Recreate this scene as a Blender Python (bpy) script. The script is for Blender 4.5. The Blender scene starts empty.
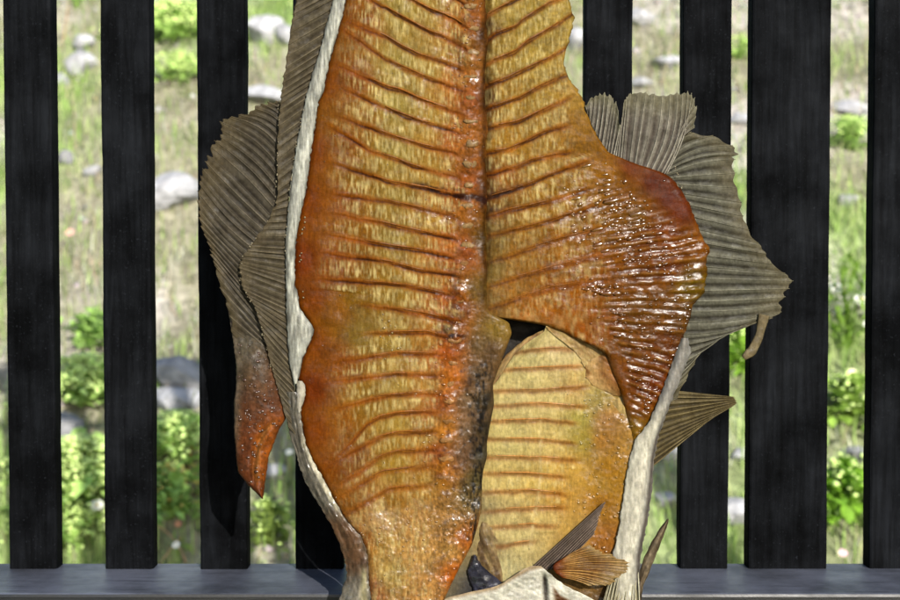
import bpy, math, random
import numpy as np

# ------------------------------------------------------------------ camera, sky, sun, exposure
scene = bpy.context.scene
F_PX = 1236.0                      # focal length in pixels of a 900 px wide picture
CAM = np.array([0.0, 0.0, 1.5])
PITCH = math.radians(-1.8)
cam_data = bpy.data.cameras.new('camera')
cam_data.sensor_width = 36.0
cam_data.lens = F_PX / 900.0 * 36.0
cam_data.clip_start = 0.02
cam_data.clip_end = 2000.0
cam_data.dof.use_dof = True
cam_data.dof.focus_distance = 1.09
cam_data.dof.aperture_fstop = 7.5
camera = bpy.data.objects.new('camera', cam_data)
scene.collection.objects.link(camera)
camera.location = CAM
camera.rotation_euler = (math.radians(90) + PITCH, 0, 0)
scene.camera = camera

SUN_EL, SUN_AZ = math.radians(23), math.radians(160)      # azimuth clockwise from +Y (the view direction)
world = bpy.data.worlds.new('World')
scene.world = world
world.use_nodes = True
wn = world.node_tree
sky = wn.nodes.new('ShaderNodeTexSky')
sky.sky_type = 'NISHITA'
sky.sun_disc = False
sky.sun_elevation = SUN_EL
sky.sun_rotation = SUN_AZ
wn.links.new(sky.outputs[0], wn.nodes['Background'].inputs[0])
wn.nodes['Background'].inputs[1].default_value = 0.10
sun_data = bpy.data.lights.new('sun', 'SUN')
sun_data.energy = 3.6
sun_data.angle = math.radians(0.53)
sun_data.color = (1.0, 0.95, 0.88)
sun = bpy.data.objects.new('sun', sun_data)
scene.collection.objects.link(sun)
import mathutils
sdir = mathutils.Vector((math.sin(SUN_AZ) * math.cos(SUN_EL), math.cos(SUN_AZ) * math.cos(SUN_EL), math.sin(SUN_EL)))
sun.rotation_euler = sdir.to_track_quat('Z', 'Y').to_euler()
sun.location = (3, -4, 5)
vs = scene.view_settings
vs.view_transform = 'Standard'
vs.look = 'None'
vs.gamma = 1.0
vs.use_curve_mapping = False
vs.exposure = 1.6
scene.cycles.use_denoising = True
scene.cycles.max_bounces = 6

# ------------------------------------------------------------------ helpers
rng = np.random.default_rng(7)
random.seed(7)
COLL = scene.collection
CP, SP_ = math.cos(PITCH), math.sin(PITCH)


def ray(x, y):
    a = (np.asarray(x, float) - 450.0) / F_PX
    b = (300.0 - np.asarray(y, float)) / F_PX
    # camera axes in the world: right = X, forward = (0,cos,sin), up = (0,-sin,cos)
    return a, CP - b * SP_, SP_ + b * CP


def point(x, y, dist):
    """world point seen at pixel (x, y) whose depth along +Y is dist metres"""
    rx, ry, rz = ray(x, y)
    k = dist / ry
    return np.stack(np.broadcast_arrays(CAM[0] + rx * k, CAM[1] + ry * k, CAM[2] + rz * k), -1)


FISH = 1.095                        # depth of the fish plane


def fp(x, y, d):
    return point(x, y, FISH - np.asarray(d, float) / 1000.0)


def lin(c):
    c = np.asarray(c, float) / 255.0
    return np.where(c <= 0.04045, c / 12.92, ((c + 0.055) / 1.055) ** 2.4)


def _hash(i, j, s):
    n = (i.astype(np.int64) * 374761393 + j.astype(np.int64) * 668265263 + s * 1274126177) & 0x7fffffff
    n = ((n ^ (n >> 13)) * 1274126177) & 0x7fffffff
    return ((n ^ (n >> 16)) & 0xffff) / 65535.0


def noise(x, y, s=0):
    x = np.asarray(x, float); y = np.asarray(y, float)
    xi = np.floor(x); yi = np.floor(y)
    fx = x - xi; fy = y - yi
    fx = fx * fx * (3 - 2 * fx); fy = fy * fy * (3 - 2 * fy)
    a = _hash(xi, yi, s); b = _hash(xi + 1, yi, s); c = _hash(xi, yi + 1, s); d = _hash(xi + 1, yi + 1, s)
    return (a + (b - a) * fx + (c - a) * fy + (a - b - c + d) * fx * fy) * 2 - 1


def fbm(x, y, s=0, o=4):
    t = 0; amp = 1; tot = 0
    for k in range(o):
        t = t + amp * noise(x * 2 ** k + 17.3 * k, y * 2 ** k + 5.1 * k, s + k); tot += amp; amp *= 0.5
    return t / tot


def sstep(a, b, x):
    t = np.clip((np.asarray(x, float) - a) / (b - a), 0, 1)
    return t * t * (3 - 2 * t)


def gs(x, s):
    return np.exp(-(x / s) ** 2)


def edge(pts, smooth=4):
    pts = sorted(pts)
    ys = np.array([p[0] for p in pts], float); xs = np.array([p[1] for p in pts], float)
    gy = np.arange(ys[0], ys[-1] + 0.5, 1.0)
    gx = np.interp(gy, ys, xs)
    if smooth:
        k = np.ones(2 * smooth + 1) / (2 * smooth + 1)
        gx = np.convolve(np.pad(gx, smooth, mode='reflect', reflect_type='odd'), k, 'valid')
    return lambda y: np.interp(y, gy, gx)


def make_obj(name, verts, faces, material, parent=None, cols=None, smooth=True, extra=None):
    me = bpy.data.meshes.new(name)
    verts = np.asarray(verts, np.float32)
    if isinstance(faces, np.ndarray):
        nf, k = faces.shape
        me.vertices.add(len(verts)); me.vertices.foreach_set('co', verts.ravel())
        me.loops.add(nf * k); me.loops.foreach_set('vertex_index', faces.astype(np.int32).ravel())
        me.polygons.add(nf); me.polygons.foreach_set('loop_start', np.arange(0, nf * k, k, dtype=np.int32))
        me.update(calc_edges=True)
    else:
        me.from_pydata(verts.tolist(), [], faces)
    if smooth:
        me.polygons.foreach_set('use_smooth', np.ones(len(me.polygons), bool))
    if cols is not None:
        at = me.attributes.new('Col', 'FLOAT_COLOR', 'POINT')
        c4 = np.ones((len(verts), 4), np.float32); c4[:, :3] = cols
        at.data.foreach_set('color', c4.ravel())
    if extra is not None:
        at = me.attributes.new('Wet', 'FLOAT', 'POINT')
        at.data.foreach_set('value', np.asarray(extra, np.float32).ravel())
    me.materials.append(material)
    me.update()
    o = bpy.data.objects.new(name, me)
    COLL.objects.link(o)
    if parent is not None:
        o.parent = parent
        o.matrix_parent_inverse = parent.matrix_world.inverted()
    return o


def tag(o, label, cat, group=None):
    o['label'] = label; o['category'] = cat
    if group:
        o['group'] = group
    return o


def empty(name, loc):
    o = bpy.data.objects.new(name, None)
    COLL.objects.link(o)
    o.location = loc
    o.empty_display_size = 0.05
    bpy.context.view_layer.update()
    return o


def boxmesh(x0, x1, y0, y1, z0, z1, bev=0.002):
    """bevelled box: verts, faces"""
    import bmesh
    bm = bmesh.new()
    bmesh.ops.create_cube(bm, size=1.0)
    for v in bm.verts:
        v.co.x = x0 + (v.co.x + .5) * (x1 - x0)
        v.co.y = y0 + (v.co.y + .5) * (y1 - y0)
        v.co.z = z0 + (v.co.z + .5) * (z1 - z0)
    bmesh.ops.bevel(bm, geom=list(bm.edges), offset=bev, segments=2, affect='EDGES', profile=0.6)
    bm.verts.ensure_lookup_table()
    vs_ = [tuple(v.co) for v in bm.verts]
    fs_ = [[v.index for v in f.verts] for f in bm.faces]
    bm.free()
    return np.array(vs_), fs_


def tube(pts, rad, sides=6, flat=1.0):
    """closed tube along world points with radii; flat squashes it along Y"""
    pts = np.asarray(pts, float); n = len(pts)
    rad = np.broadcast_to(np.asarray(rad, float), (n,))
    tan = np.gradient(pts, axis=0)
    tan /= np.linalg.norm(tan, axis=1, keepdims=True) + 1e-12
    ref = np.array([0, 1.0, 0])
    if abs(tan[:, 1]).mean() > 0.8:
        ref = np.array([1.0, 0, 0])
    s = np.cross(tan, ref); s /= np.linalg.norm(s, axis=1, keepdims=True) + 1e-12
    u = np.cross(s, tan)
    an = np.arange(sides) / sides * 2 * math.pi
    v = pts[:, None] + rad[:, None, None] * (np.cos(an)[None, :, None] * s[:, None] + flat * np.sin(an)[None, :, None] * u[:, None])
    v = v.reshape(-1, 3)
    f = []
    for i in range(n - 1):
        for k in range(sides):
            a = i * sides + k; b = i * sides + (k + 1) % sides
            f.append([a, b, b + sides, a + sides])
    f.append(list(range(sides))[::-1]); f.append(list(range((n - 1) * sides, n * sides)))
    return v, f


# ------------------------------------------------------------------ materials
def nmat(name):
    m = bpy.data.materials.new(name); m.use_nodes = True
    nt = m.node_tree; b = nt.nodes['Principled BSDF']
    return m, nt, b


def nd(nt, t, **kw):
    n = nt.nodes.new(t)
    for k, v in kw.items():
        if k in n.inputs.keys():
            n.inputs[k].default_value = v
        else:
            setattr(n, k, v)
    return n


def coords(nt, scale=(1, 1, 1)):
    tc = nt.nodes.new('ShaderNodeTexCoord'); mp = nt.nodes.new('ShaderNodeMapping')
    mp.inputs['Scale'].default_value = scale
    nt.links.new(tc.outputs['Object'], mp.inputs[0])
    return mp.outputs[0]


def ramp(nt, fac, stops):
    r = nt.nodes.new('ShaderNodeValToRGB')
    el = r.color_ramp.elements
    while len(el) < len(stops):
        el.new(0.5)
    for e, (p, c) in zip(el, stops):
        e.position = p; e.color = (*c, 1) if len(c) == 3 else c
    nt.links.new(fac, r.inputs[0])
    return r.outputs[0]


def mixc(nt, fac, a, b, mode='MIX'):
    m = nt.nodes.new('ShaderNodeMix'); m.data_type = 'RGBA'; m.blend_type = mode
    for sock, v in ((m.inputs[0], fac), (m.inputs[6], a), (m.inputs[7], b)):
        if hasattr(v, 'links'):
            nt.links.new(v, sock)
        else:
            sock.default_value = v if not isinstance(v, tuple) else (*v, 1)
    return m.outputs[2]


def mathn(nt, op, a, b=None):
    m = nt.nodes.new('ShaderNodeMath'); m.operation = op
    for s, v in ((m.inputs[0], a), (m.inputs[1], b)):
        if v is None:
            continue
        if hasattr(v, 'links'):
            nt.links.new(v, s)
        else:
            s.default_value = v
    return m.outputs[0]


def flesh_material(name, rough=0.5, sss=0.16, bump=0.3, fine=480.0, vary=0.16, spec=0.025, fibre=0.18, trans=0.0, wetspec=0.5):
    m, nt, b = nmat(name)
    at = nt.nodes.new('ShaderNodeAttribute'); at.attribute_name = 'Col'
    wet = nt.nodes.new('ShaderNodeAttribute'); wet.attribute_name = 'Wet'
    c = coords(nt)
    n1 = nd(nt, 'ShaderNodeTexNoise', Scale=400.0, Detail=5.0, Roughness=0.65); nt.links.new(c, n1.inputs['Vector'])
    n2 = nd(nt, 'ShaderNodeTexNoise', Scale=75.0, Detail=5.0, Roughness=0.65); nt.links.new(c, n2.inputs['Vector'])
    n3 = nd(nt, 'ShaderNodeTexNoise', Scale=fine, Detail=3.0, Roughness=0.6); nt.links.new(c, n3.inputs['Vector'])
    n4 = nd(nt, 'ShaderNodeTexNoise', Scale=1.0, Detail=3.0, Roughness=0.6); nt.links.new(coords(nt, (520.0, 200.0, 130.0)), n4.inputs['Vector'])
    f1 = ramp(nt, n1.outputs[0], [(0.3, (1 - vary,) * 3), (0.7, (1 + vary,) * 3)])
    f2 = ramp(nt, n2.outputs[0], [(0.3, (0.84, 0.81, 0.78)), (0.7, (1.14, 1.14, 1.12))])
    f4 = ramp(nt, n4.outputs[0], [(0.32, (1 - fibre, 1 - fibre, 1 - fibre * 1.2)), (0.7, (1 + fibre, 1 + fibre, 1 + fibre * 1.3))])
    col = mixc(nt, 1.0, at.outputs['Color'], f1, 'MULTIPLY')
    col = mixc(nt, 1.0, col, f2, 'MULTIPLY')
    col = mixc(nt, 1.0, col, f4, 'MULTIPLY')
    nt.links.new(col, b.inputs['Base Color'])
    r = ramp(nt, n2.outputs[0], [(0.35, (rough + 0.1,) * 3), (0.65, (max(rough - 0.1, 0.05),) * 3)])
    n5 = nd(nt, 'ShaderNodeTexNoise', Scale=1.0, Detail=3.0, Roughness=0.6); nt.links.new(coords(nt, (95.0, 95.0, 170.0)), n5.inputs['Vector'])
    w3 = mathn(nt, 'MULTIPLY', mathn(nt, 'MULTIPLY', wet.outputs['Fac'], wet.outputs['Fac']), ramp(nt, n5.outputs[0], [(0.47, (0.0,) * 3), (0.60, (1.0,) * 3)]))
    rr = mathn(nt, 'SUBTRACT', r, mathn(nt, 'MULTIPLY', w3, 0.28))
    nt.links.new(rr, b.inputs['Roughness'])
    nt.links.new(mathn(nt, 'ADD', spec, mathn(nt, 'MULTIPLY', w3, wetspec)), b.inputs['Specular IOR Level'])
    b.inputs['Subsurface Weight'].default_value = sss
    b.inputs['Subsurface Radius'].default_value = (0.004, 0.0022, 0.001)
    b.inputs['Subsurface Scale'].default_value = 0.4
    bp = nd(nt, 'ShaderNodeBump', Strength=bump, Distance=0.0012)
    hh = mathn(nt, 'ADD', n3.outputs[0], mathn(nt, 'MULTIPLY', n4.outputs[0], 0.5))
    nt.links.new(hh, bp.inputs['Height']); nt.links.new(bp.outputs[0], b.inputs['Normal'])
    if trans:
        tr = nt.nodes.new('ShaderNodeBsdfTranslucent'); nt.links.new(col, tr.inputs[0])
        mx = nt.nodes.new('ShaderNodeMixShader'); mx.inputs[0].default_value = trans
        nt.links.new(b.outputs[0], mx.inputs[1]); nt.links.new(tr.outputs[0], mx.inputs[2])
        nt.links.new(mx.outputs[0], nt.nodes['Material Output'].inputs[0])
    return m


def drop_material():
    """wet beads of brine: the colour of the flesh under them, glossy"""
    m, nt, b = nmat('brine_beads')
    at = nt.nodes.new('ShaderNodeAttribute'); at.attribute_name = 'Col'
    nt.links.new(at.outputs['Color'], b.inputs['Base Color'])
    b.inputs['Roughness'].default_value = 0.2
    b.inputs['Specular IOR Level'].default_value = 0.6
    return m


def wood_material(name, base=(0.0015, 0.0017, 0.0021), rough=0.75, spec=0.02, light=2.2, sky_sheen=None):
    m, nt, b = nmat(name)
    tc = nt.nodes.new('ShaderNodeTexCoord'); oi = nt.nodes.new('ShaderNodeObjectInfo')
    ad = nt.nodes.new('ShaderNodeVectorMath'); ad.operation = 'ADD'
    nt.links.new(tc.outputs['Object'], ad.inputs[0])
    cb = nt.nodes.new('ShaderNodeCombineXYZ')
    rv = mathn(nt, 'MULTIPLY', oi.outputs['Random'], 17.0)
    for k in range(3):
        nt.links.new(rv, cb.inputs[k])
    nt.links.new(cb.outputs[0], ad.inputs[1])
    mp = nt.nodes.new('ShaderNodeMapping'); nt.links.new(ad.outputs[0], mp.inputs[0])
    mp.inputs['Scale'].default_value = (1, 1, 0.06) if 'rail' not in name else (0.06, 1, 1)
    n1 = nd(nt, 'ShaderNodeTexNoise', Scale=170.0, Detail=6.0, Roughness=0.65, Distortion=0.4); nt.links.new(mp.outputs[0], n1.inputs['Vector'])
    n2 = nd(nt, 'ShaderNodeTexNoise', Scale=14.0, Detail=5.0, Roughness=0.6); nt.links.new(ad.outputs[0], n2.inputs['Vector'])
    n3 = nd(nt, 'ShaderNodeTexNoise', Scale=420.0, Detail=3.0, Roughness=0.6); nt.links.new(ad.outputs[0], n3.inputs['Vector'])
    a = ramp(nt, n1.outputs[0], [(0.35, tuple(0.6 * x for x in base)), (0.75, tuple(light * x for x in base))])
    p = ramp(nt, n2.outputs[0], [(0.36, (0.4,) * 3), (0.66, (1.9,) * 3)])
    col = mixc(nt, 1.0, a, p, 'MULTIPLY')
    sp = ramp(nt, n3.outputs[0], [(0.62, (0, 0, 0)), (0.76, (1, 1, 1))])
    col = mixc(nt, mathn(nt, 'MULTIPLY', sp, 0.6), col, tuple(7 * x for x in base))
    if sky_sheen:
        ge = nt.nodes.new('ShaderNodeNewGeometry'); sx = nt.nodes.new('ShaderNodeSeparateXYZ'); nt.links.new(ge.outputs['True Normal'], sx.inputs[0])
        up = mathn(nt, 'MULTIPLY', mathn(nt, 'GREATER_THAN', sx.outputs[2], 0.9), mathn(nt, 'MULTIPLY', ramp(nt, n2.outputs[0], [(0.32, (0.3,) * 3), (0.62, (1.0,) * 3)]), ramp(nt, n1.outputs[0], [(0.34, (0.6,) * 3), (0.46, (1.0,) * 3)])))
        col = mixc(nt, up, col, sky_sheen)  # bluish sky reflection painted into the base colour of up-facing faces
    nt.links.new(col, b.inputs['Base Color'])
    b.inputs['Specular IOR Level'].default_value = spec
    rr = ramp(nt, n2.outputs[0], [(0.3, (rough + 0.12,) * 3), (0.7, (rough - 0.12,) * 3)])
    nt.links.new(rr, b.inputs['Roughness'])
    h = mathn(nt, 'ADD', n1.outputs[0], mathn(nt, 'MULTIPLY', n3.outputs[0], 0.35))
    bp = nd(nt, 'ShaderNodeBump', Strength=0.35, Distance=0.001)
    nt.links.new(h, bp.inputs['Height']); nt.links.new(bp.outputs[0], b.inputs['Normal'])
    return m


def attr_material(name, rough=0.7, spec=0.2, scale=60.0, vary=0.25, trans=0.0, bump=0.0):
    m, nt, b = nmat(name)
    at = nt.nodes.new('ShaderNodeAttribute'); at.attribute_name = 'Col'
    n1 = nd(nt, 'ShaderNodeTexNoise', Scale=scale, Detail=5.0, Roughness=0.6); nt.links.new(coords(nt), n1.inputs['Vector'])
    f1 = ramp(nt, n1.outputs[0], [(0.3, (1 - vary,) * 3), (0.7, (1 + vary,) * 3)])
    col = mixc(nt, 1.0, at.outputs['Color'], f1, 'MULTIPLY')
    nt.links.new(col, b.inputs['Base Color'])
    b.inputs['Roughness'].default_value = rough
    b.inputs['Specular IOR Level'].default_value = spec
    if bump:
        bp = nd(nt, 'ShaderNodeBump', Strength=bump, Distance=0.02)
        nt.links.new(n1.outputs[0], bp.inputs['Height']); nt.links.new(bp.outputs[0], b.inputs['Normal'])
    if trans:
        tr = nt.nodes.new('ShaderNodeBsdfTranslucent'); nt.links.new(col, tr.inputs[0])
        mx = nt.nodes.new('ShaderNodeMixShader'); mx.inputs[0].default_value = trans
        nt.links.new(b.outputs[0], mx.inputs[1]); nt.links.new(tr.outputs[0], mx.inputs[2])
        nt.links.new(mx.outputs[0], nt.nodes['Material Output'].inputs[0])
    return m


M_FLESH = flesh_material('cured_flesh')
M_DROP = drop_material()
M_FIN = flesh_material('dried_fin', rough=0.55, sss=0.0, bump=0.35, fine=500, vary=0.25, spec=0.03, fibre=.12, trans=0.25, wetspec=.4)
M_SKIN = flesh_material('pale_skin', rough=0.45, sss=0.08, bump=0.2, fine=500, vary=0.16, spec=0.08, fibre=.12, wetspec=.5)
M_WOOD = wood_material('black_stained_wood')
M_RAIL = wood_material('black_stained_rail', base=(0.0022, 0.0024, 0.003), rough=0.45, spec=0.3, sky_sheen=(0.066, 0.072, 0.092))
M_GROUND = attr_material('bank_soil', rough=0.95, spec=0.05, scale=30, vary=0.45, bump=0.6)
M_GRASS = attr_material('grass_blades', rough=0.6, spec=0.25, scale=8, vary=0.2, trans=0.3)
M_LEAF = attr_material('leaves', rough=0.6, spec=0.15, scale=40, vary=0.25, trans=0.4)
M_STONE = attr_material('stone', rough=0.9, spec=0.15, scale=22, vary=0.35, bump=0.5)
M_PETAL = attr_material('petals', rough=0.6, spec=0.2, scale=40, vary=0.08, trans=0.25)

# ------------------------------------------------------------------ the bank: one sheet of ground to the horizon
Y_TOE, SLOPE, Y_TOP = 1.97, 0.6325, 7.35


def ground_z(x, y):
    x = np.asarray(x, float); y = np.asarray(y, float)
    s = np.where(y < Y_TOE, 0.0, np.where(y < Y_TOP, (y - Y_TOE) * SLOPE, (Y_TOP - Y_TOE) * SLOPE + (y - Y_TOP) * 0.02))
    amp = sstep(1.6, 2.6, y) * (1 - sstep(30, 60, y))
    return s + amp * (0.10 * fbm(x * 0.9, y * 0.9, 3, 3) + 0.05 * fbm(x * 4, y * 4, 5, 3))


def hit(px, py):
    """where the ray through a pixel meets the bank"""
    rx, ry, rz = [float(v) for v in ray(px, py)]
    lo, hi = 1.5, 12.0
    for d in np.arange(1.5, 12.0, 0.01):
        p = CAM + np.array([rx, ry, rz]) * d / ry
        if p[2] < ground_z(p[0], p[1]):
            return np.array([p[0], p[1], float(ground_z(p[0], p[1]))])
    p = CAM + np.array([rx, ry, rz]) * 7.3 / ry
    return np.array([p[0], p[1], float(ground_z(p[0], p[1]))])


def patch(x, y):
    """three weights: green, straw, stony, by place on the bank"""
    g = fbm(x * 1.1 + 3.1, y * 1.1, 11, 4)
    s = fbm(x * 1.7 - 5.0, y * 1.7 + 2.0, 23, 4)
    low = sstep(4.9, 3.2, y)
    green = sstep(-0.25, 0.25, g + 0.32 * low - 0.05)
    stony = sstep(0.0, 0.35, s - 0.25 * low + 0.08)
    return green, stony


xs = np.concatenate([[-400, -120, -40, -15, -8], np.arange(-5, 5.01, 0.06), [8, 15, 40, 120, 400]])
ys = np.concatenate([[-400, -100, -30, -8, -2, 0, 1.2], np.arange(1.8, 8.0, 0.06), [9, 12, 20, 40, 100, 300, 900]])
GX, GY = np.meshgrid(xs, ys)
GZ = ground_z(GX, GY)
gr, st = patch(GX, GY)
soil = np.array([0.175, 0.165, 0.115]); soil_g = np.array([0.13, 0.17, 0.065]); soil_s = np.array([0.30, 0.275, 0.255])
gc = soil[None, None] * np.ones(GX.shape + (1,))
gc = gc + (soil_g - gc) * gr[..., None]
gc = gc + (soil_s - gc) * (st * 0.8)[..., None]
gc = gc * (1 + 0.3 * fbm(GX * 6, GY * 6, 40, 3))[..., None]
ni, nj = GX.shape
idx = np.arange(ni * nj).reshape(ni, nj)
quads = np.stack([idx[:-1, :-1], idx[:-1, 1:], idx[1:, 1:], idx[1:, :-1]], -1).reshape(-1, 4)
ground = make_obj('ground', np.stack([GX, GY, GZ], -1).reshape(-1, 3), quads, M_GROUND, cols=gc.reshape(-1, 3))
ground['kind'] = 'structure'


def wedge_points(n, y0=1.9, y1=7.6, margin=0.7):
    y = np.sqrt(rng.uniform(y0 ** 2, y1 ** 2, n)); x = rng.uniform(-1, 1, n) * (0.40 * y + margin)
    return x, y


def blades(name, n, length, width, pal, keep, label, cat, lean=0.5, seed_col=0.3):
    x, y = wedge_points(n)
    k = rng.uniform(0, 1, n) < keep(x, y)
    x, y = x[k], y[k]; n = len(x)
    z = ground_z(x, y) - 0.005
    L = length * rng.uniform(0.45, 1.25, n); W = width * rng.uniform(0.6, 1.4, n)
    an = rng.uniform(0, 2 * math.pi, n); ln = np.abs(rng.normal(0, lean, n))
    dx, dy = np.cos(an), np.sin(an)
    sx, sy = -dy, dx
    P = np.stack([x, y, z], -1)
    def at(f, w):
        off = np.stack([dx * L * f * f * ln, dy * L * f * f * ln, L * f * np.cos(ln * f * 0.9)], -1)
        s = np.stack([sx * W * w, sy * W * w, np.zeros(n)], -1)
        return P + off - s, P + off + s
    a0, a1 = at(0, 0.5); b0, b1 = at(0.55, 0.42); c0, c1 = at(1.0, 0.06)
    V = np.stack([a0, a1, b1, b0, c1, c0], 1).reshape(-1, 3)
    base = np.arange(n)[:, None] * 6
    Fq = np.concatenate([base + np.array([0, 1, 2, 3]), base + np.array([3, 2, 4, 5])], 0)
    pal = np.asarray(pal); ci = rng.integers(0, len(pal), n)
    c = pal[ci] * rng.uniform(0.8, 1.4, (n, 1))
    C = np.repeat(c, 6, 0)
    o = make_obj(name, V, Fq, M_GRASS, cols=C, smooth=False)
    o['kind'] = 'stuff'
    o['label'] = label; o['category'] = cat
    return o


G1 = [(0.19, 0.29, 0.07), (0.24, 0.34, 0.10), (0.16, 0.26, 0.06), (0.30, 0.37, 0.14)]
G2 = [(0.24, 0.26, 0.12), (0.30, 0.32, 0.17), (0.19, 0.20, 0.11), (0.20, 0.26, 0.08), (0.28, 0.22, 0.15), (0.16, 0.15, 0.10), (0.32, 0.33, 0.26)]
blades('green_grass', 90000, 0.085, 0.0045, G1, lambda x, y: 0.12 + 0.85 * patch(x, y)[0] * (1 - 0.75 * patch(x, y)[1]), 'green grass growing over the bank behind the fence', 'grass', 0.6)
blades('straw_grass', 70000, 0.075, 0.004, G2, lambda x, y: 0.15 + 0.7 * (1 - patch(x, y)[0]) * (1 - 0.4 * patch(x, y)[1]), 'dry straw coloured grass on the bank behind the fence', 'grass', 0.9)


def rock_mesh(r, seed, flat=0.7):
    n1, n2 = 14, 10
    th = np.linspace(0, math.pi, n2); ph = np.arange(n1) / n1 * 2 * math.pi
    V = [(0, 0, 1)]
    for t in th[1:-1]:
        for p in ph:
            V.append((math.sin(t) * math.cos(p), math.sin(t) * math.sin(p), math.cos(t)))
    V.append((0, 0, -1)); V = np.array(V)
    rr = np.random.default_rng(seed)
    for _ in range(9):          # facets: clip by random planes
        nrm = rr.normal(size=3); nrm /= np.linalg.norm(nrm); dd = rr.uniform(0.55, 0.85)
        ov = V @ nrm - dd
        V = V - np.clip(ov, 0, None)[:, None] * nrm * 0.92
    V = V * (1 + 0.06 * noise(V[:, 0] * 4 + seed, V[:, 1] * 4 + V[:, 2] * 3, seed)[:, None])
    sc = np.array([1, 0.9, flat]) * r
    V = V * sc
    F_ = []
    for k in range(n1):
        F_.append([0, 1 + k, 1 + (k + 1) % n1])
    for i in range(n2 - 3):
        for k in range(n1):
            a = 1 + i * n1 + k; b = 1 + i * n1 + (k + 1) % n1
            F_.append([a, a + n1, b + n1, b])
    last = len(V) - 1; o0 = 1 + (n2 - 3) * n1
    for k in range(n1):
        F_.append([last, o0 + (k + 1) % n1, o0 + k])
    return V, F_


# leafy ground cover and litter between the grass: uncountable
nl = 9000
lx_, ly_ = wedge_points(nl)
kk = rng.uniform(0, 1, nl) < (.15 + .85 * patch(lx_, ly_)[0]) * (.25 + .75 * (fbm(lx_ * 2.3, ly_ * 2.3, 91, 3) > 0))
lx_, ly_ = lx_[kk], ly_[kk]; nl = len(lx_)
lz_ = ground_z(lx_, ly_) + rng.uniform(.0, .05, nl)
Ls = rng.uniform(.012, .034, nl); an = rng.uniform(0, 6.283, nl); up = rng.uniform(-.2, 1.2, nl)
tx, ty, tz = np.cos(an) * np.cos(up), np.sin(an) * np.cos(up), np.sin(up)
P0 = np.stack([lx_, ly_, lz_], -1); T_ = np.stack([tx, ty, tz], -1) * Ls[:, None]; S_ = np.stack([-np.sin(an), np.cos(an), 0 * an], -1) * Ls[:, None] * .32
lv = np.stack([P0, P0 + T_ * .5 + S_, P0 + T_, P0 + T_ * .5 - S_], 1).reshape(-1, 3)
pal_l = np.array([(.17, .29, .06), (.25, .36, .09), (.13, .22, .05), (.30, .34, .12), (.32, .24, .14), (.38, .36, .26)])
cover = make_obj('ground_cover', lv, np.arange(nl * 4).reshape(-1, 4), M_LEAF, cols=np.repeat(pal_l[rng.integers(0, 6, nl)] * rng.uniform(.7, 1.3, (nl, 1)), 4, 0), smooth=False)
cover['kind'] = 'stuff'; cover['label'] = 'small leaves and plant litter covering the bank'; cover['category'] = 'ground cover'

ROCKS = [  # px, py(centre), width px, flatness, shade, label
    (82, 62, 28, .9, .42, 'grey boulder high in the gap right of the leftmost slat'),
    (84, 42, 22, .7, .46, 'pale flat stone above the grey boulder in the leftmost wide gap'),
    (60, 82, 20, .8, .40, 'small rounded stone low left of the grey boulder beside the leftmost slat'),
    (172, 192, 46, .8, .44, 'large pale rounded boulder in the gap between second and third slats'),
    (264, 28, 34, 1., .46, 'pale upright boulder in the gap left of the fish'),
    (286, 34, 24, .9, .40, 'grey boulder touching the pale upright one left of the fish'),
    (268, 96, 44, .4, .46, 'flat pale slab in the gap above the left fin'),
    (154, 72, 16, .7, .44, 'small stone half hidden by the second slat'),
    (178, 372, 52, .7, .33, 'grey slab low in the gap between second and third slats'),
    (178, 398, 56, .35, .45, 'flat light ledge stone under the grey slab'),
    (64, 430, 36, 1.1, .30, 'dark grey rock between the two yellow green clumps at left'),
    (66, 158, 16, .8, .26, 'small dark stone in the middle of the leftmost wide gap'),
    (93, 172, 15, .8, .40, 'small pale stone against the second slat'),
    (640, 16, 26, .7, .46, 'pale stone at the top of the gap right of the fish'),
    (664, 62, 34, .4, .46, 'low flat stone above the small fan fin'),
    (575, 40, 26, .8, .44, 'pale stone close beside the right body edge'),
    (640, 82, 20, .6, .44, 'little stone just above the notched fan fin'),
    (742, 120, 20, .7, .42, 'stone in the narrow gap level with the right fin corner'),
    (850, 108, 34, .45, .45, 'flat pale stone in the rightmost gap'),
    (848, 200, 22, .6, .36, 'brownish stone low in the rightmost gap under the flat one'),
    (735, 512, 34, .7, .46, 'pale stone resting low in the narrow gap right of the fish'),
    (742, 455, 22, .6, .44, 'small stone in the narrow gap above the pale low one'),
    (662, 452, 30, .7, .45, 'pale stone beneath the pointed spike fin'),
    (664, 500, 24, .6, .44, 'small pale stone behind the leaf shaped fin tip'),
    (858, 455, 30, .4, .40, 'flat grey stone among greens in the rightmost gap'),
    (274, 470, 22, .6, .40, 'stone below the orange lobe tip at left'),
]
for i, (px, py, w, fl, sh, lab) in enumerate(ROCKS):
    p = hit(px, py + w * fl * 0.35)
    dist = p[1]
    r = w / F_PX * dist * 0.66
    V, F_ = rock_mesh(r, 100 + i, fl)
    a = random.uniform(0, 6.28); ca, sa = math.cos(a), math.sin(a)
    V = V @ np.array([[ca, -sa, 0], [sa, ca, 0], [0, 0, 1]])
    tint = np.array([0.98, 0.985, 1.02]) * sh * .55
    C = tint * (1 + 0.2 * noise(V[:, 0] * 25, V[:, 2] * 25 + V[:, 1] * 20, i)[:, None])
    o = make_obj('rock', V, F_, M_STONE, cols=C, smooth=False)
    o.location = (p[0], p[1], p[2] + r * fl * 0.35)
    tag(o, lab, 'rock', 'rocks lying on the bank behind the fence')

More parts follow.
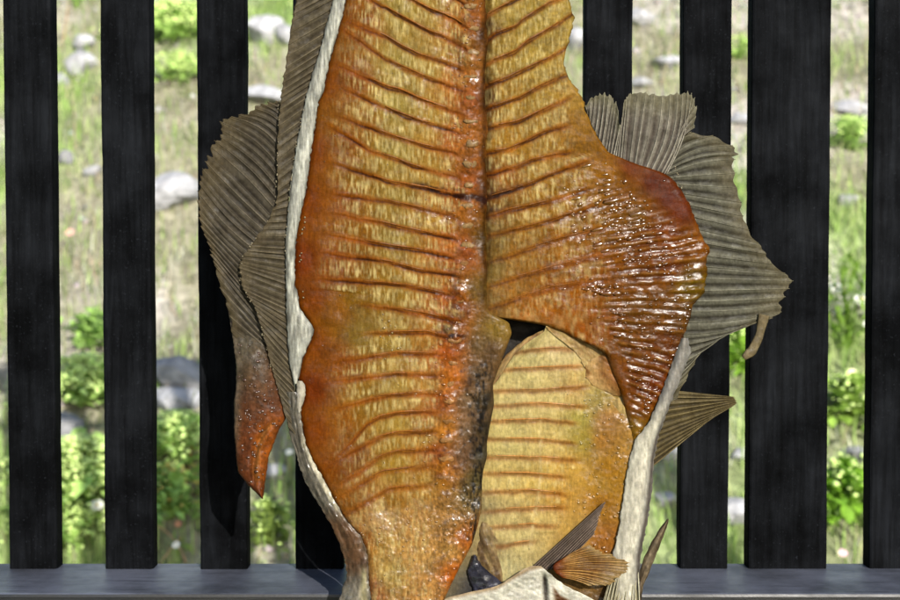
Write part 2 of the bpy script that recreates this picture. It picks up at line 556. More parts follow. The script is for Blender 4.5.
# pebbles: uncountable
px_, py_ = wedge_points(5200)
kk = rng.uniform(0, 1, len(px_)) < (0.08 + 0.9 * patch(px_, py_)[1])
px_, py_ = px_[kk], py_[kk]
oct_ = np.array([(1, 0, 0), (0, 1, 0), (-1, 0, 0), (0, -1, 0), (0, 0, .7), (0, 0, -.7), ], float)
of = np.array([(0, 1, 4), (1, 2, 4), (2, 3, 4), (3, 0, 4), (1, 0, 5), (2, 1, 5), (3, 2, 5), (0, 3, 5)])
n = len(px_)
rad = 0.008 + 0.022 * rng.uniform(0, 1, n) ** 3
V = oct_[None] * rad[:, None, None] * rng.uniform(0.6, 1.3, (n, 6, 3))
V = V + np.stack([px_, py_, ground_z(px_, py_) + rad * 0.3], -1)[:, None]
peb = make_obj('pebbles', V.reshape(-1, 3), (of[None] + (np.arange(n) * 6)[:, None, None]).reshape(-1, 3), M_STONE,
               cols=np.repeat(np.array([0.26, 0.25, 0.24]) * rng.uniform(0.5, 1.3, (n, 1)) * rng.uniform(.9, 1.1, (n, 3)), 6, 0), smooth=False)
peb['kind'] = 'stuff'; peb['label'] = 'scattered small stones on the bank behind the fence'; peb['category'] = 'pebbles'


def leaf_verts(L, W, an, up, curl):
    """a pointed oval leaf of 3 x 2 quads, from its base"""
    out = []
    for f, w in ((0, .15), (.33, 1.), (.7, .8), (1., .08)):
        cx = L * f * math.cos(up); cz = L * f * math.sin(up) - curl * L * f * f
        for s in (-1, 0, 1):
            out.append((cx, s * W * w * .5, cz + abs(s) * W * .15 * w))
    V = np.array(out); ca, sa = math.cos(an), math.sin(an)
    return V @ np.array([[ca, sa, 0], [-sa, ca, 0], [0, 0, 1]])


LF = [[r * 3 + c, r * 3 + c + 1, r * 3 + c + 4, r * 3 + c + 3] for r in range(3) for c in range(2)]


def plant(px, py, size, nleaf, froth, leafcol, label, cat='plant', frothcol=(0.55, 0.70, 0.24), tall=0.5, seed=0, slim=0.6, group='leafy plants on the bank'):
    p = hit(px, py)
    rr = np.random.default_rng(seed)
    t = empty('leafy_plant', p - np.array([0, 0, 0.01]))
    V, Fs, C = [], [], []
    for k in range(nleaf * 3):
        L = size * rr.uniform(.13, .27); a = rr.uniform(0, 6.28); u = rr.uniform(.1, 1.2)
        v = leaf_verts(L, L * slim, a, u, rr.uniform(.1, .6))
        rad = size * .36 * abs(rr.normal(0, 1)); b = rr.uniform(0, 6.28)
        v = v + np.array([rad * math.cos(b), rad * math.sin(b), size * tall * rr.uniform(0, 1) * max(.05, 1 - (rad / size) ** 2)])
        Fs += [[i + len(V) * 12 for i in f] for f in LF]; V.append(v)
        C += [np.array(leafcol) * rr.uniform(.65, 1.35)] * 12
    o = make_obj('foliage', np.concatenate(V) + p, Fs, M_LEAF, t, cols=np.array(C), smooth=False)
    # stems
    V, Fs, n0 = [], [], 0
    for k in range(7):
        a = rr.uniform(0, 6.28); e = size * rr.uniform(.1, .4)
        pts = [(0, 0, -0.02), (e * .4 * math.cos(a), e * .4 * math.sin(a), size * tall * .5), (e * math.cos(a), e * math.sin(a), size * tall * 1.05)]
        v, f = tube(np.array(pts) + p, [0.003, 0.0025, 0.0015], 5)
        Fs += [[i + n0 for i in ff] for ff in f]; n0 += len(v); V.append(v)
    make_obj('stem', np.concatenate(V), Fs, M_LEAF, t, cols=np.tile(np.array(leafcol) * .9, (n0, 1)))
    if froth:
        n = froth * 3
        rad = size * .38 * np.abs(rr.normal(0, 1, n)); b = rr.uniform(0, 6.28, n)
        zz = size * tall * (0.45 + .75 * rr.uniform(0, 1, n)) * np.clip(1 - .6 * (rad / size) ** 2, .1, 1)
        cpos = np.stack([rad * np.cos(b), rad * np.sin(b), zz], -1) + p
        r_ = size * .026 * rr.uniform(.5, 1.5, n)
        V = oct_[None] * r_[:, None, None] * rr.uniform(.6, 1.4, (n, 6, 3)) + cpos[:, None]
        make_obj('blossom', V.reshape(-1, 3), (of[None] + (np.arange(n) * 6)[:, None, None]).reshape(-1, 3), M_PETAL, t,
                 cols=np.repeat(np.array(frothcol) * rr.uniform(.7, 1.3, (n, 1)), 6, 0), smooth=False)
    tag(t, label, cat, group)
    return t


YG = (0.33, 0.50, 0.13)
GG = (0.25, 0.40, 0.10)
plant(84, 408, .26, 60, 420, YG, 'yellow green flowering clump level with the orange lobe, first wide gap', seed=1)
plant(80, 505, .30, 90, 620, YG, 'largest yellow green flowering clump, low in the first wide gap', seed=2, frothcol=(.56, .7, .25))
plant(60, 550, .20, 50, 260, YG, 'small yellow green clump at the foot of the leftmost slat', seed=3)
plant(172, 44, .34, 70, 520, YG, 'yellow green clump high in the gap between second and third slats', seed=4)
plant(180, 84, .24, 46, 220, YG, 'lower yellow green clump just above the pale rounded boulder', seed=5)
plant(176, 462, .24, 60, 240, YG, 'yellow green clump below the flat light ledge stone', seed=6)
plant(172, 520, .24, 80, 40, GG, 'green leafy plant at the bottom between second and third slats', seed=7, frothcol=(.4, .36, .1))
plant(270, 545, .2, 46, 30, (.2, .28, .06), 'low green plant in the gap beneath the orange lobe', seed=8)
plant(92, 350, .22, 60, 0, GG, 'dark green leafy plant above the flowering clumps at left', seed=9)
plant(738, 372, .26, 70, 90, (.18, .33, .03), 'bright green leafy plant in the narrow gap under the curled fin tip', seed=10)
plant(740, 60, .2, 30, 40, YG, 'small green tuft high in the narrow gap', seed=11)
plant(850, 150, .24, 50, 120, YG, 'yellow green tuft in the rightmost gap below the flat pale stone', seed=12)
plant(848, 350, .34, 90, 0, (.17, .29, .04), 'grassy green plant below the white flowers in the rightmost gap', seed=13, slim=.16, tall=.8)
plant(850, 425, .26, 60, 40, (.19, .3, .05), 'green leafy plant in the rightmost gap above the flat grey stone', seed=14)
plant(848, 520, .28, 80, 60, (.17, .33, .03), 'bright broad leaved plant at the bottom of the rightmost gap', seed=15)
plant(76, 10, .2, 40, 60, YG, 'green tuft at the top of the first wide gap', seed=19, slim=.2, tall=.9)


def flower(px, py, r_px, label, col=(.82, .82, .78), seed=0, n=13):
    """stalk with a rayed head; (px, py) is where the head stands"""
    rr = np.random.default_rng(seed)
    foot = hit(px, py + 34)
    k = foot[1]
    head = point(px, py, k - 0.03)
    r = r_px / F_PX * k
    t = empty('wild_flower', foot)
    v, f = tube(np.array([foot, foot * .5 + head * .5 + np.array([.012, 0, 0]), head]), [.0025, .002, .0015], 5)
    make_obj('stem', v, f, M_LEAF, t, cols=np.tile((.16, .25, .05), (len(v), 1)))
    V, Fs = [], []
    tilt = mathutils.Matrix.Rotation(math.radians(50), 3, 'X')
    R = np.array(tilt)
    for i in range(n):
        a = i / n * 6.283 + rr.uniform(-.1, .1)
        v = leaf_verts(r * rr.uniform(.85, 1.1), r * .55, a, .15, .2)
        Fs += [[q + 12 * i for q in ff] for ff in LF]; V.append(v @ R.T + head)
    make_obj('petals', np.concatenate(V), Fs, M_PETAL, t, cols=np.tile(col, (12 * n, 1)), smooth=False)
    V, Fs = rock_mesh(r * .28, 5, .6)
    make_obj('flower_centre', V @ R.T + head + np.array([0, -r * .1, r * .05]), Fs, M_PETAL, t, cols=np.tile((.6, .5, .12), (len(V), 1)))
    tag(t, label, 'flower', 'wild flowers on the bank')


flower(836, 287, 7, 'white flower head against the wide slat in the rightmost gap', seed=1)
flower(862, 299, 8, 'white flower head touching the rightmost slat, upper of two', seed=2)
flower(868, 324, 5, 'small white flower head at the rightmost slat, lower of two', seed=3)
flower(853, 373, 6, 'cream flower head lowest in the rightmost gap', col=(.8, .76, .5), seed=4)
flower(843, 553, 5, 'pinkish flower head at the bottom of the rightmost gap', col=(.6, .4, .45), seed=5)
flower(97, 505, 7, 'white flower head beside the large yellow green clump at left', seed=6)
flower(88, 455, 6, 'white flower head on top of the large yellow green clump', seed=7)
flower(289, 452, 4, 'tiny white flower head seen next to the orange lobe', seed=8)
flower(176, 545, 4, 'tiny white flower head above the rail between second and third slats', seed=9)
flower(70, 232, 5, 'reddish flower head in the middle of the first wide gap', col=(.5, .3, .26), seed=10)
flower(178, 524, 4, 'small reddish flower head in the green plant near the rail', col=(.45, .2, .14), seed=11)


def stalk(a, b, label, col=(.46, .32, .2), lift=.25, r=.003):
    p0, p1 = hit(*a), hit(*b)
    p1 = p1 + np.array([0, -.05, .04])
    mid = (p0 + p1) / 2 + np.array([0.02, 0, 0.03])
    t_ = np.linspace(0, 1, 9)[:, None]
    pts = (1 - t_) ** 2 * p0 + 2 * t_ * (1 - t_) * mid + t_ ** 2 * p1
    v, f = tube(pts, np.linspace(r, r * .5, 9), 5)
    o = make_obj('dry_stalk', v, f, M_LEAF, cols=np.tile(col, (len(v), 1)))
    tag(o, label, 'stalk', 'dry stalks on the bank')


stalk((186, 566), (153, 536), 'long pinkish dry stalk slanting above the rail between second and third slats')
stalk((160, 566), (186, 548), 'dry stalk crossing the long slanting one near the rail')
stalk((660, 86), (672, 44), 'pale dry stalk leaning above the notched fan fin', col=(.5, .42, .3))
stalk((74, 150), (73, 84), 'upright pale stalk in the middle of the first wide gap', col=(.5, .4, .28))
stalk((58, 66), (72, 4), 'orange brown arching stalk beside the leftmost slat', col=(.5, .3, .14))
stalk((186, 480), (195, 434), 'thin reddish stalk at the left side of the third slat', col=(.5, .26, .12))
stalk((166, 300), (172, 268), 'short pale curved stalk in the gap under the pale boulder', col=(.55, .5, .38))

# ------------------------------------------------------------------ the fence
D_SLAT = 1.238                      # depth of the slats' front faces
TH_SLAT = 0.022


def xz(px, py, d):
    p = point(px, py, d)
    return float(p[0]), float(p[2])


fence = empty('slatted_fence', (0, D_SLAT, 0))
tag(fence, 'black stained wooden fence of upright slats on a broad flat rail', 'fence')
rail_top = xz(450, 567.5, D_SLAT + .008)[1]
SLATS = [(-92, -43), (5, 53), (102, 151), (198, 246), (294, 342), (391, 440), (488, 537), (584, 632), (682, 731), (751, 830), (873, 925), (968, 1016)]
for i, (a, b) in enumerate(SLATS):
    x0 = (a - 450) / F_PX * D_SLAT; x1 = (b - 450) / F_PX * D_SLAT
    # sawn section (rounded corners) carried up in steps with slightly uneven edges and faces
    bv_ = .0025
    sec = np.array([(x0 + bv_, 0), (x1 - bv_, 0), (x1 - bv_ * .3, bv_ * .3), (x1, bv_), (x1, TH_SLAT - bv_), (x1 - bv_, TH_SLAT), (x0 + bv_, TH_SLAT), (x0, TH_SLAT - bv_), (x0, bv_), (x0 + bv_ * .3, bv_ * .3)])
    zz = np.linspace(rail_top, 2.35, 260)
    v = np.stack([np.broadcast_to(sec[:, 0], (260, 10)), D_SLAT + np.broadcast_to(sec[:, 1], (260, 10)), np.broadcast_to(zz[:, None], (260, 10))], -1).copy()
    sid = np.where(sec[:, 0] > (x0 + x1) / 2, 1, 0)
    for q in range(2):
        wv = .0007 * fbm(zz * 14, zz * 0, 600 + i * 2 + q, 3) + .0012 * np.clip(noise(zz * 60, zz * 0, 640 + i * 2 + q) - .72, 0, 1) * (1 if q == 0 else -1)
        v[:, sid == q, 0] += wv[:, None]
    v[:, :, 1] += (.0006 * fbm(zz * 9, zz * 0, 680 + i, 3))[:, None]
    v = v.reshape(-1, 3)
    f = [[r_ * 10 + c_, r_ * 10 + (c_ + 1) % 10, (r_ + 1) * 10 + (c_ + 1) % 10, (r_ + 1) * 10 + c_] for r_ in range(259) for c_ in range(10)]
    f += [list(range(10))[::-1], list(range(2590, 2600))]
    # subdivide along the height for a hand-sawn waviness
    lean = random.uniform(-.0012, .0012)
    v[:, 0] += (v[:, 2] - 1.5) * lean
    v[:, 1] += random.uniform(0, .003)
    o = make_obj('slat', v, f, M_WOOD, fence, smooth=False)
    if (a, b) == (751, 830):
        o['label'] = 'broad knotty board, wider than the other slats'
front = D_SLAT - 0.092
v, f = boxmesh(-1.3, 1.3, front, D_SLAT + 0.026, rail_top - 0.045, rail_top, 0.003)
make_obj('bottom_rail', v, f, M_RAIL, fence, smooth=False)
v, f = boxmesh(-1.3, 1.3, D_SLAT + TH_SLAT + .004, D_SLAT + 0.07, 2.2, 2.3, 0.003)
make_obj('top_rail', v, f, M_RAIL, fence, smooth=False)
for s in (-1, 1):
    v, f = boxmesh(s * 1.35 - .05, s * 1.35 + .05, D_SLAT - .06, D_SLAT + .05, 0.0, 2.4, 0.004)
    make_obj('post', v, f, M_WOOD, fence, smooth=False)
    v, f = boxmesh(s * 1.35 - .03, s * 1.35 + .03, FISH - .08, D_SLAT - .06, 2.05, 2.12, 0.004)
    make_obj('bracket', v, f, M_WOOD, fence, smooth=False)
v, f = tube(np.array([(x, FISH - .01, 2.12 + .022 + .003 * math.sin(x * 5)) for x in np.linspace(-1.45, 1.45, 24)]), .022, 10)
pole = make_obj('hanging_pole', v, f, M_WOOD)
tag(pole, 'round dark pole above the view that carries the fish', 'pole')

# ------------------------------------------------------------------ the fish
K = 0.245        # flesh albedo per unit of the wanted picture brightness


def idw(x, y, pts, p=1.7, eps=60.0):
    pts = np.asarray(pts, float)
    c = lin(pts[:, 2:5])
    num = 0; den = 0
    for k in range(len(pts)):
        w = 1.0 / ((x - pts[k, 0]) ** 2 + (y - pts[k, 1]) ** 2 + eps) ** p
        num = num + w[..., None] * c[k]; den = den + w
    return num / den[..., None]


def sheet(name, X, Y, D, C, th, material, parent, wet=0.5, stride=1, back=None):
    """closed sheet from a grid of picture positions X, Y and depths D (mm towards the viewer)"""
    n, m = X.shape
    P = fp(X, Y, D)
    cols_b = list(range(0, m, stride))
    if cols_b[-1] != m - 1:
        cols_b.append(m - 1)
    inner = cols_b[1:-1]
    mi = len(inner)
    th = np.broadcast_to(th, X.shape)
    if back is None:
        PB = fp(X[:, inner], Y[:, inner], D[:, inner] - th[:, inner])
    else:
        PB = fp(X[:, inner], Y[:, inner], np.broadcast_to(back, X.shape)[:, inner])
    V = np.concatenate([P.reshape(-1, 3), PB.reshape(-1, 3)])
    ia = np.arange(n * m).reshape(n, m)
    ib = n * m + np.arange(n * mi).reshape(n, mi)
    bb = np.concatenate([ia[:, :1], ib, ia[:, -1:]], 1)
    q1 = np.stack([ia[:-1, :-1], ia[1:, :-1], ia[1:, 1:], ia[:-1, 1:]], -1).reshape(-1, 4)
    q2 = np.stack([bb[:-1, :-1], bb[:-1, 1:], bb[1:, 1:], bb[1:, :-1]], -1).reshape(-1, 4)
    faces = np.concatenate([q1, q2])
    Cc = np.concatenate([C.reshape(-1, 3), C[:, inner].reshape(-1, 3)])
    w = np.broadcast_to(wet, X.shape)
    Wc = np.concatenate([w.reshape(-1), w[:, inner].reshape(-1)])
    if stride == 1:
        top = np.stack([ia[0, :-1], ia[0, 1:], bb[0, 1:], bb[0, :-1]], -1)
        bot = np.stack([ia[-1, 1:], ia[-1, :-1], bb[-1, :-1], bb[-1, 1:]], -1)
        faces = np.concatenate([faces, top[1:-1], bot[1:-1]])
    return make_obj(name, V, faces, material, parent, cols=np.clip(Cc, 0.0005, 0.9), extra=Wc)


def rows_grid(ys, Lf, Rf, m):
    L = Lf(ys)[:, None]; R = Rf(ys)[:, None]
    u = np.linspace(0, 1, m)[None]
    return L + (R - L) * u, np.repeat(ys[:, None], m, 1), np.repeat(u, len(ys), 0)


def rim(t, r):
    """rounded drop (0..1) within r of an edge, t = distance from the edge"""
    e = 1 - np.clip(t / r, 0, 1)
    return 1 - np.sqrt(np.clip(1 - e * e, 0, 1))


fish = empty('dried_fish', point(470, 640, FISH))
tag(fish, 'large split amber brown cured fish hanging open in front of the fence', 'fish')

# outlines, picture positions (y, x)
E_LEFT = edge([(-260, 440), (-180, 415), (-120, 388), (-60, 362), (-20, 350), (0, 345), (33, 337), (62, 328), (93, 322), (100, 317), (133, 313), (158, 309), (193, 305), (208, 300), (242, 294), (267, 293), (287, 293), (293, 296), (308, 298), (328, 312), (338, 311), (358, 302), (378, 297), (390, 304), (403, 302), (412, 299), (445, 305), (463, 313), (480, 323), (500, 333), (520, 345), (538, 361), (557, 367), (583, 368), (600, 370), (650, 380)], 3)
E_LR = edge([(-260, 488)] + [(q, 487.5 + 3.2 * float(fbm(np.array(q / 21.0), np.array(.5), 58, 3))) for q in range(-250, 300, 5)] + [(310, 489), (316, 496), (322, 509), (333, 512), (347, 507), (360, 502), (370, 498), (383, 493), (405, 494), (425, 490), (442, 487), (457, 487), (472, 483), (483, 482), (508, 482), (525, 478), (545, 472), (567, 460), (587, 450), (598, 445), (650, 436)], 2)
E_RL = edge([(-260, 478), (312, 478), (316, 482), (319, 505), (322, 525), (325, 543), (332, 562), (340, 578), (347, 594), (355, 606), (375, 613), (395, 621), (420, 627), (440, 632), (452, 634)], 1)
E_RR = edge([(-260, 520), (-180, 530), (-100, 548), (-40, 562), (-10, 568), (2, 570), (14, 573), (24, 573), (36, 570), (52, 566), (64, 564), (80, 570), (92, 578), (100, 583), (112, 586), (125, 592), (140, 600), (152, 608), (158, 622), (165, 640), (172, 662), (178, 672), (190, 681), (205, 690), (225, 698), (240, 704), (250, 711), (258, 706), (275, 707), (293, 704), (303, 694), (325, 688), (342, 682), (358, 674), (378, 668), (393, 662), (412, 653), (427, 646), (440, 637), (452, 635)], 2)
SPINE = edge([(-260, 478), (0, 471), (100, 471), (165, 470), (206, 468), (240, 466), (280, 463), (320, 457), (340, 455), (365, 453), (400, 449), (450, 445), (500, 446), (540, 452), (650, 430)], 8)

LEFT_LINES = [
    [(381, 5), (395, 13), (413, 23), (430, 32), (442, 36), (455, 42), (463, 47)],
    [(375, 32), (387, 37), (403, 47), (422, 56), (442, 61), (457, 67)],
    [(370, 48), (383, 57), (400, 66), (425, 77), (442, 83), (458, 88)],
    [(365, 77), (387, 87), (400, 90), (422, 100), (442, 107), (457, 112)],
    [(373, 102), (393, 111), (422, 122), (442, 127), (455, 131)],
    [(363, 125), (395, 137), (418, 144), (425, 146), (452, 152)],
    [(358, 143), (373, 152), (393, 158), (413, 166), (450, 175)],
    [(360, 172), (390, 182), (413, 186), (425, 188), (458, 196)],
    [(363, 198), (387, 201), (400, 204), (417, 208), (450, 215)],
    [(363, 219), (383, 223), (407, 229), (417, 231), (450, 238)],
    [(353, 239), (390, 246), (418, 250), (450, 257)],
    [(352, 257), (388, 262), (417, 270), (453, 275)],
    [(347, 281), (388, 284), (413, 287), (450, 295)],
    [(387, 308), (407, 311), (430, 315), (455, 321)],
    [(390, 333), (427, 332), (448, 338)],
    [(370, 357), (397, 353), (433, 354)],
    [(360, 378), (397, 374), (433, 375)],
    [(365, 401), (380, 397), (413, 394), (435, 394)],
    [(360, 432), (367, 424), (380, 417), (400, 413), (430, 412)],
    [(362, 447), (380, 437), (397, 433), (430, 432)],
    [(364, 468), (380, 457), (397, 452), (430, 450)],
    [(368, 480), (383, 472), (425, 467)],
    [(370, 500), (390, 489), (425, 486)],
]
for k in range(1, 11):
    LEFT_LINES.insert(0, [(x * (1 - .02 * k) + 470 * .02 * k, y - 22 * k) for x, y in [(381, 5), (395, 13), (413, 23), (430, 32), (442, 36), (455, 42), (463, 47)]])
RIGHT_LINES = [
    [(482, 18), (493, 12), (515, 0), (545, -16)],
    [(484, 43), (497, 33), (515, 27), (523, 20), (548, 4), (566, -4)],
    [(490, 62), (515, 52), (528, 41), (550, 29), (569, 16)],
    [(486, 86), (507, 78), (530, 67), (550, 58), (565, 48)],
    [(492, 107), (520, 98), (537, 88), (550, 82), (563, 76)],
    [(490, 128), (497, 126), (517, 122), (533, 115), (550, 107), (564, 100)],
    [(490, 152), (507, 150), (523, 143), (538, 135), (550, 130), (562, 127)],
    [(492, 174), (517, 167), (532, 160), (548, 157), (564, 153)],
    [(490, 197), (513, 190), (532, 183), (550, 175), (582, 163)],
    [(490, 216), (510, 210), (530, 206), (550, 201), (582, 191)],
    [(490, 236), (517, 230), (550, 221), (592, 207)],
    [(505, 257), (533, 248), (550, 242), (600, 229)],
    [(505, 281), (550, 268), (600, 255)],
    [(505, 303), (550, 288), (600, 280)],
]
for k in range(1, 11):
    RIGHT_LINES.insert(0, [(485 + (x - 485) * (1 - .05 * k), y - 22 * k) for x, y in [(482, 18), (493, 12), (515, 0), (545, -16)]])
LOW_LINES = [[(518, 352), (550, 349), (575, 349)], [(508, 370), (550, 368), (576, 367)], [(502, 391), (540, 391), (582, 387)],
             [(496, 406), (540, 404), (580, 407)], [(490, 422), (540, 420), (570, 423)], [(486, 439), (540, 440), (570, 443)],
             [(488, 457), (540, 458), (572, 460)], [(500, 474), (527, 474), (560, 477)], [(500, 492), (530, 491), (560, 494)],
             [(502, 510), (535, 508), (560, 508)], [(505, 527), (530, 525), (550, 526)], [(508, 545), (530, 542)]]


def line_dist(x, y, lines):
    """signed distance in y to the nearest line, its index, and its extent weight"""
    best = np.full(x.shape, 1e3); bi = np.zeros(x.shape, int); ext = np.zeros(x.shape)
    for k, ln in enumerate(lines):
        lx = np.array([p[0] for p in ln], float); ly = np.array([p[1] for p in ln], float)
        s0 = (ly[1] - ly[0]) / (lx[1] - lx[0]); s1 = (ly[-1] - ly[-2]) / (lx[-1] - lx[-2])
        yy = np.interp(x, lx, ly) + np.minimum(x - lx[0], 0) * s0 + np.maximum(x - lx[-1], 0) * s1
        d = y - yy
        c = np.abs(d) < np.abs(best)
        best = np.where(c, d, best); bi = np.where(c, k, bi)
        e = sstep(lx[0] - 40, lx[0] + 2, x) * (1 - sstep(lx[-1] - 2, lx[-1] + 14, x))
        ext = np.where(c, e, ext)
    return best, bi, ext


def h_left(x, y, fine=True):
    L = E_LEFT(y); R = E_LR(y)
    d = 3 + 7 * sstep(L, 470, x)
    d = d + 3.0 * gs(x - (L + 22), 20) * sstep(-20, 40, y)
    d = d - 7 * rim(x - L, 7)
    dd, bi, ex = line_dist(x, y, LEFT_LINES)
    d = d - .5 * gs(dd - 1.0, 1.6) * ex + 0.6 * gs(dd + 2.2, 2.0) * ex + 0.7 * gs(np.abs(dd) - 9, 6) * ex
    xs_ = SPINE(y)
    d = d + 4.0 * gs(x - xs_, 11) * (1 - .5 * sstep(440, 540, y))
    d = d + 0.8 * gs(x - xs_, 10) * np.sin((y + 8) / 21.0 * 2 * math.pi) + .9 * gs(x - xs_, 15) * fbm(x / 6, y / 5, 63, 2)
    d = d - 9.0 * rim(R - x, 7) * (1 - sstep(300, 322, y))
    lump = sstep(300, 330, y)
    d = d + lump * (2.2 * fbm(x / 10, y / 10, 61, 4) * sstep(xs_ + 4, xs_ + 16, x)) - lump * 6 * rim(R - x, 9)
    if fine:
        rough = .35 + .8 * gs(x - xs_, 24) + .9 * sstep(470, 540, y) + .6 * lump * sstep(xs_, xs_ + 14, x)
        d = d + .3 * ex * fbm(x / 2.4, y / 8, 15, 2) + 0.55 * fbm(x / 11, y / 16, 9, 3) + rough * .45 * fbm(x / 3.2, y / 3.2, 12, 2)
    return d


def h_right(x, y, fine=True):
    L = E_RL(y); R = E_RR(y)
    d = 7 + 2.0 * sstep(486, 560, x)
    d = d + 6 * np.exp(-((x - 640) / 55) ** 2 - ((y - 290) / 95) ** 2)
    d = d - 1 * sstep(300, 340, y)
    d = d - 4.5 * rim(R - x, 3 + 4 * sstep(130, 180, y)) - sstep(312, 322, y) * 6 * rim((x - L) / (1 + 1.2 * sstep(345, 320, y)), 8)
    d = d - 2.5 * gs(x - 482, 6) * (1 - sstep(290, 315, y))
    dd, bi, ex = line_dist(x, y, RIGHT_LINES)
    fade = 1 - .7 * sstep(190, 260, y)
    d = d - .55 * gs(dd - .6, 1.6) * ex * fade + .6 * gs(dd + 2.4, 2.0) * ex * fade + .7 * gs(np.abs(dd) - 10, 6) * ex * fade
    rg = ridge_zone(x, y)
    d = d + rg * .9 * ridge(x, y)
    # smooth fold under the fan fin
    d = d + 1.2 * gs(((x - 655) * .62 - (y - 195) * .78), 14) * sstep(150, 175, y) * (1 - sstep(225, 250, y)) * sstep(600, 640, x)
    if fine:
        d = d + .3 * ex * fbm(x / 2.6, y / 7, 17, 2) + 0.6 * fbm(x / 14, y / 9, 19, 3) + (.2 + .2 * rg) * fbm(x / 8, y / 2.6, 22, 2) * (1 - .7 * smooth_zone(x, y))
    return d


def smooth_zone(x, y):
    a = gs(((x - 655) * .62 - (y - 192) * .78), 17) * sstep(600, 630, x) * sstep(150, 165, y) * (1 - sstep(225, 245, y))
    b = gs(x - 572, 26) * gs(y - 326, 17)
    return np.clip(a + b, 0, 1)


def ridge_zone(x, y):
    a = sstep(575, 625, x) * sstep(170, 215, y - (x - 640) * .35) * (1 - smooth_zone(x, y))
    a = a * (1 - sstep(395, 440, y) * .5)
    cut = sstep(0, 10, x - np.interp(y, [300, 315, 337, 360, 400], [560, 594, 609, 621, 626]))
    return a * np.where(y > 300, cut, 1)


def ridge(x, y):
    slope = np.interp(y, [180, 260, 330, 400], [-.32, -.12, .06, .45])
    ph = (y - slope * (x - 640)) / 8.0 + .3 * fbm(x / 40, y / 26, 31, 2)
    return np.sin(ph * 2 * math.pi) * (.65 + .45 * noise(x / 17, y / 6, 33))


def h_low(x, y, fine=True):
    d = 0 + 2.5 * gs(x - 545, 40) + 6 * sstep(590, 625, x) * sstep(380, 430, y)
    d = d + 4 * gs(x - np.interp(y, [322, 332, 345, 365, 380, 400], [545, 541, 527, 510, 502, 488]), 6) * (1 - sstep(370, 420, y))
    dd, bi, ex = line_dist(x, y, LOW_LINES)
    d = d - .4 * gs(dd - .8, 1.8) * ex + .5 * gs(dd + 1.6, 1.8) * ex + .7 * gs(np.abs(dd) - 8, 5) * ex
    if fine:
        d = d + .22 * ex * fbm(x / 2.6, y / 7, 18, 2) + .7 * fbm(x / 13, y / 13, 41, 3) + 0.2 * fbm(x / 3.2, y / 3.2, 44, 2) * (1 + 2.2 * sstep(580, 610, x))
    return d


CL = [(340, 20, 150, 85, 20), (325, 80, 150, 80, 18), (310, 150, 150, 75, 15), (305, 200, 148, 72, 12), (300, 260, 140, 60, 8), (315, 300, 146, 72, 10), (310, 345, 150, 76, 10), (312, 390, 138, 58, 8), (315, 430, 150, 74, 12), (330, 470, 152, 80, 12), (345, 500, 165, 100, 30),
      (365, 20, 166, 100, 28), (352, 80, 160, 92, 24), (345, 140, 158, 94, 22), (340, 200, 158, 88, 15), (335, 260, 158, 86, 14), (335, 310, 160, 98, 15), (340, 360, 155, 84, 12), (340, 420, 165, 98, 18), (350, 460, 150, 92, 40), (355, 495, 165, 110, 50),
      (365, 120, 168, 115, 35), (362, 180, 166, 118, 35), (360, 240, 166, 108, 25), (358, 300, 152, 110, 25), (362, 335, 152, 122, 52), (365, 400, 166, 122, 42),
      (400, 10, 192, 166, 90), (400, 60, 192, 166, 92), (395, 105, 188, 165, 90), (395, 150, 184, 158, 82), (395, 195, 182, 150, 75), (395, 240, 182, 150, 72), (395, 290, 178, 140, 60), (395, 340, 190, 155, 75), (395, 385, 196, 160, 85), (395, 425, 196, 160, 80), (395, 465, 196, 154, 66), (395, 500, 186, 130, 45),
      (430, 15, 196, 160, 85), (430, 70, 196, 158, 80), (430, 120, 196, 155, 75), (430, 170, 193, 150, 70), (430, 220, 195, 145, 62), (430, 280, 192, 135, 58), (430, 340, 196, 140, 65), (430, 390, 200, 150, 80), (425, 440, 196, 150, 75), (425, 480, 200, 150, 70),
      (455, 20, 206, 138, 68), (455, 80, 206, 128, 60), (455, 140, 206, 123, 58), (455, 200, 206, 123, 53), (450, 250, 206, 118, 48), (448, 300, 202, 108, 56), (445, 350, 198, 98, 38), (440, 400, 197, 103, 52), (435, 450, 197, 103, 56),
      (472, 20, 192, 112, 52), (472, 100, 196, 108, 56), (470, 180, 188, 102, 44), (464, 250, 184, 98, 56), (456, 310, 150, 80, 34), (455, 340, 138, 74, 34), (452, 380, 202, 113, 38), (447, 430, 202, 128, 48), (443, 470, 202, 124, 44),
      (484, 30, 112, 68, 22), (484, 100, 112, 68, 24), (484, 180, 118, 68, 22), (482, 240, 118, 86, 28), (480, 290, 130, 100, 60),
      (495, 330, 150, 120, 60), (490, 350, 106, 78, 62), (480, 345, 120, 95, 75), (478, 375, 108, 88, 78), (470, 400, 130, 105, 95), (465, 430, 125, 100, 94), (462, 455, 115, 84, 74), (483, 400, 66, 58, 48), (484, 430, 58, 52, 44), (481, 455, 66, 64, 60), (478, 480, 96, 86, 62), (470, 500, 132, 108, 78),
      (385, 520, 190, 150, 100), (385, 545, 180, 135, 55), (390, 575, 182, 150, 80), (420, 520, 192, 140, 75), (420, 560, 197, 150, 85), (430, 590, 196, 140, 75), (450, 520, 176, 130, 90), (450, 550, 186, 140, 90), (465, 540, 182, 100, 40), (455, 575, 192, 98, 28), (372, 590, 170, 104, 58), (365, 540, 165, 100, 40),
      (420, -100, 180, 130, 60), (450, -200, 180, 120, 50), (380, -60, 150, 85, 25)]
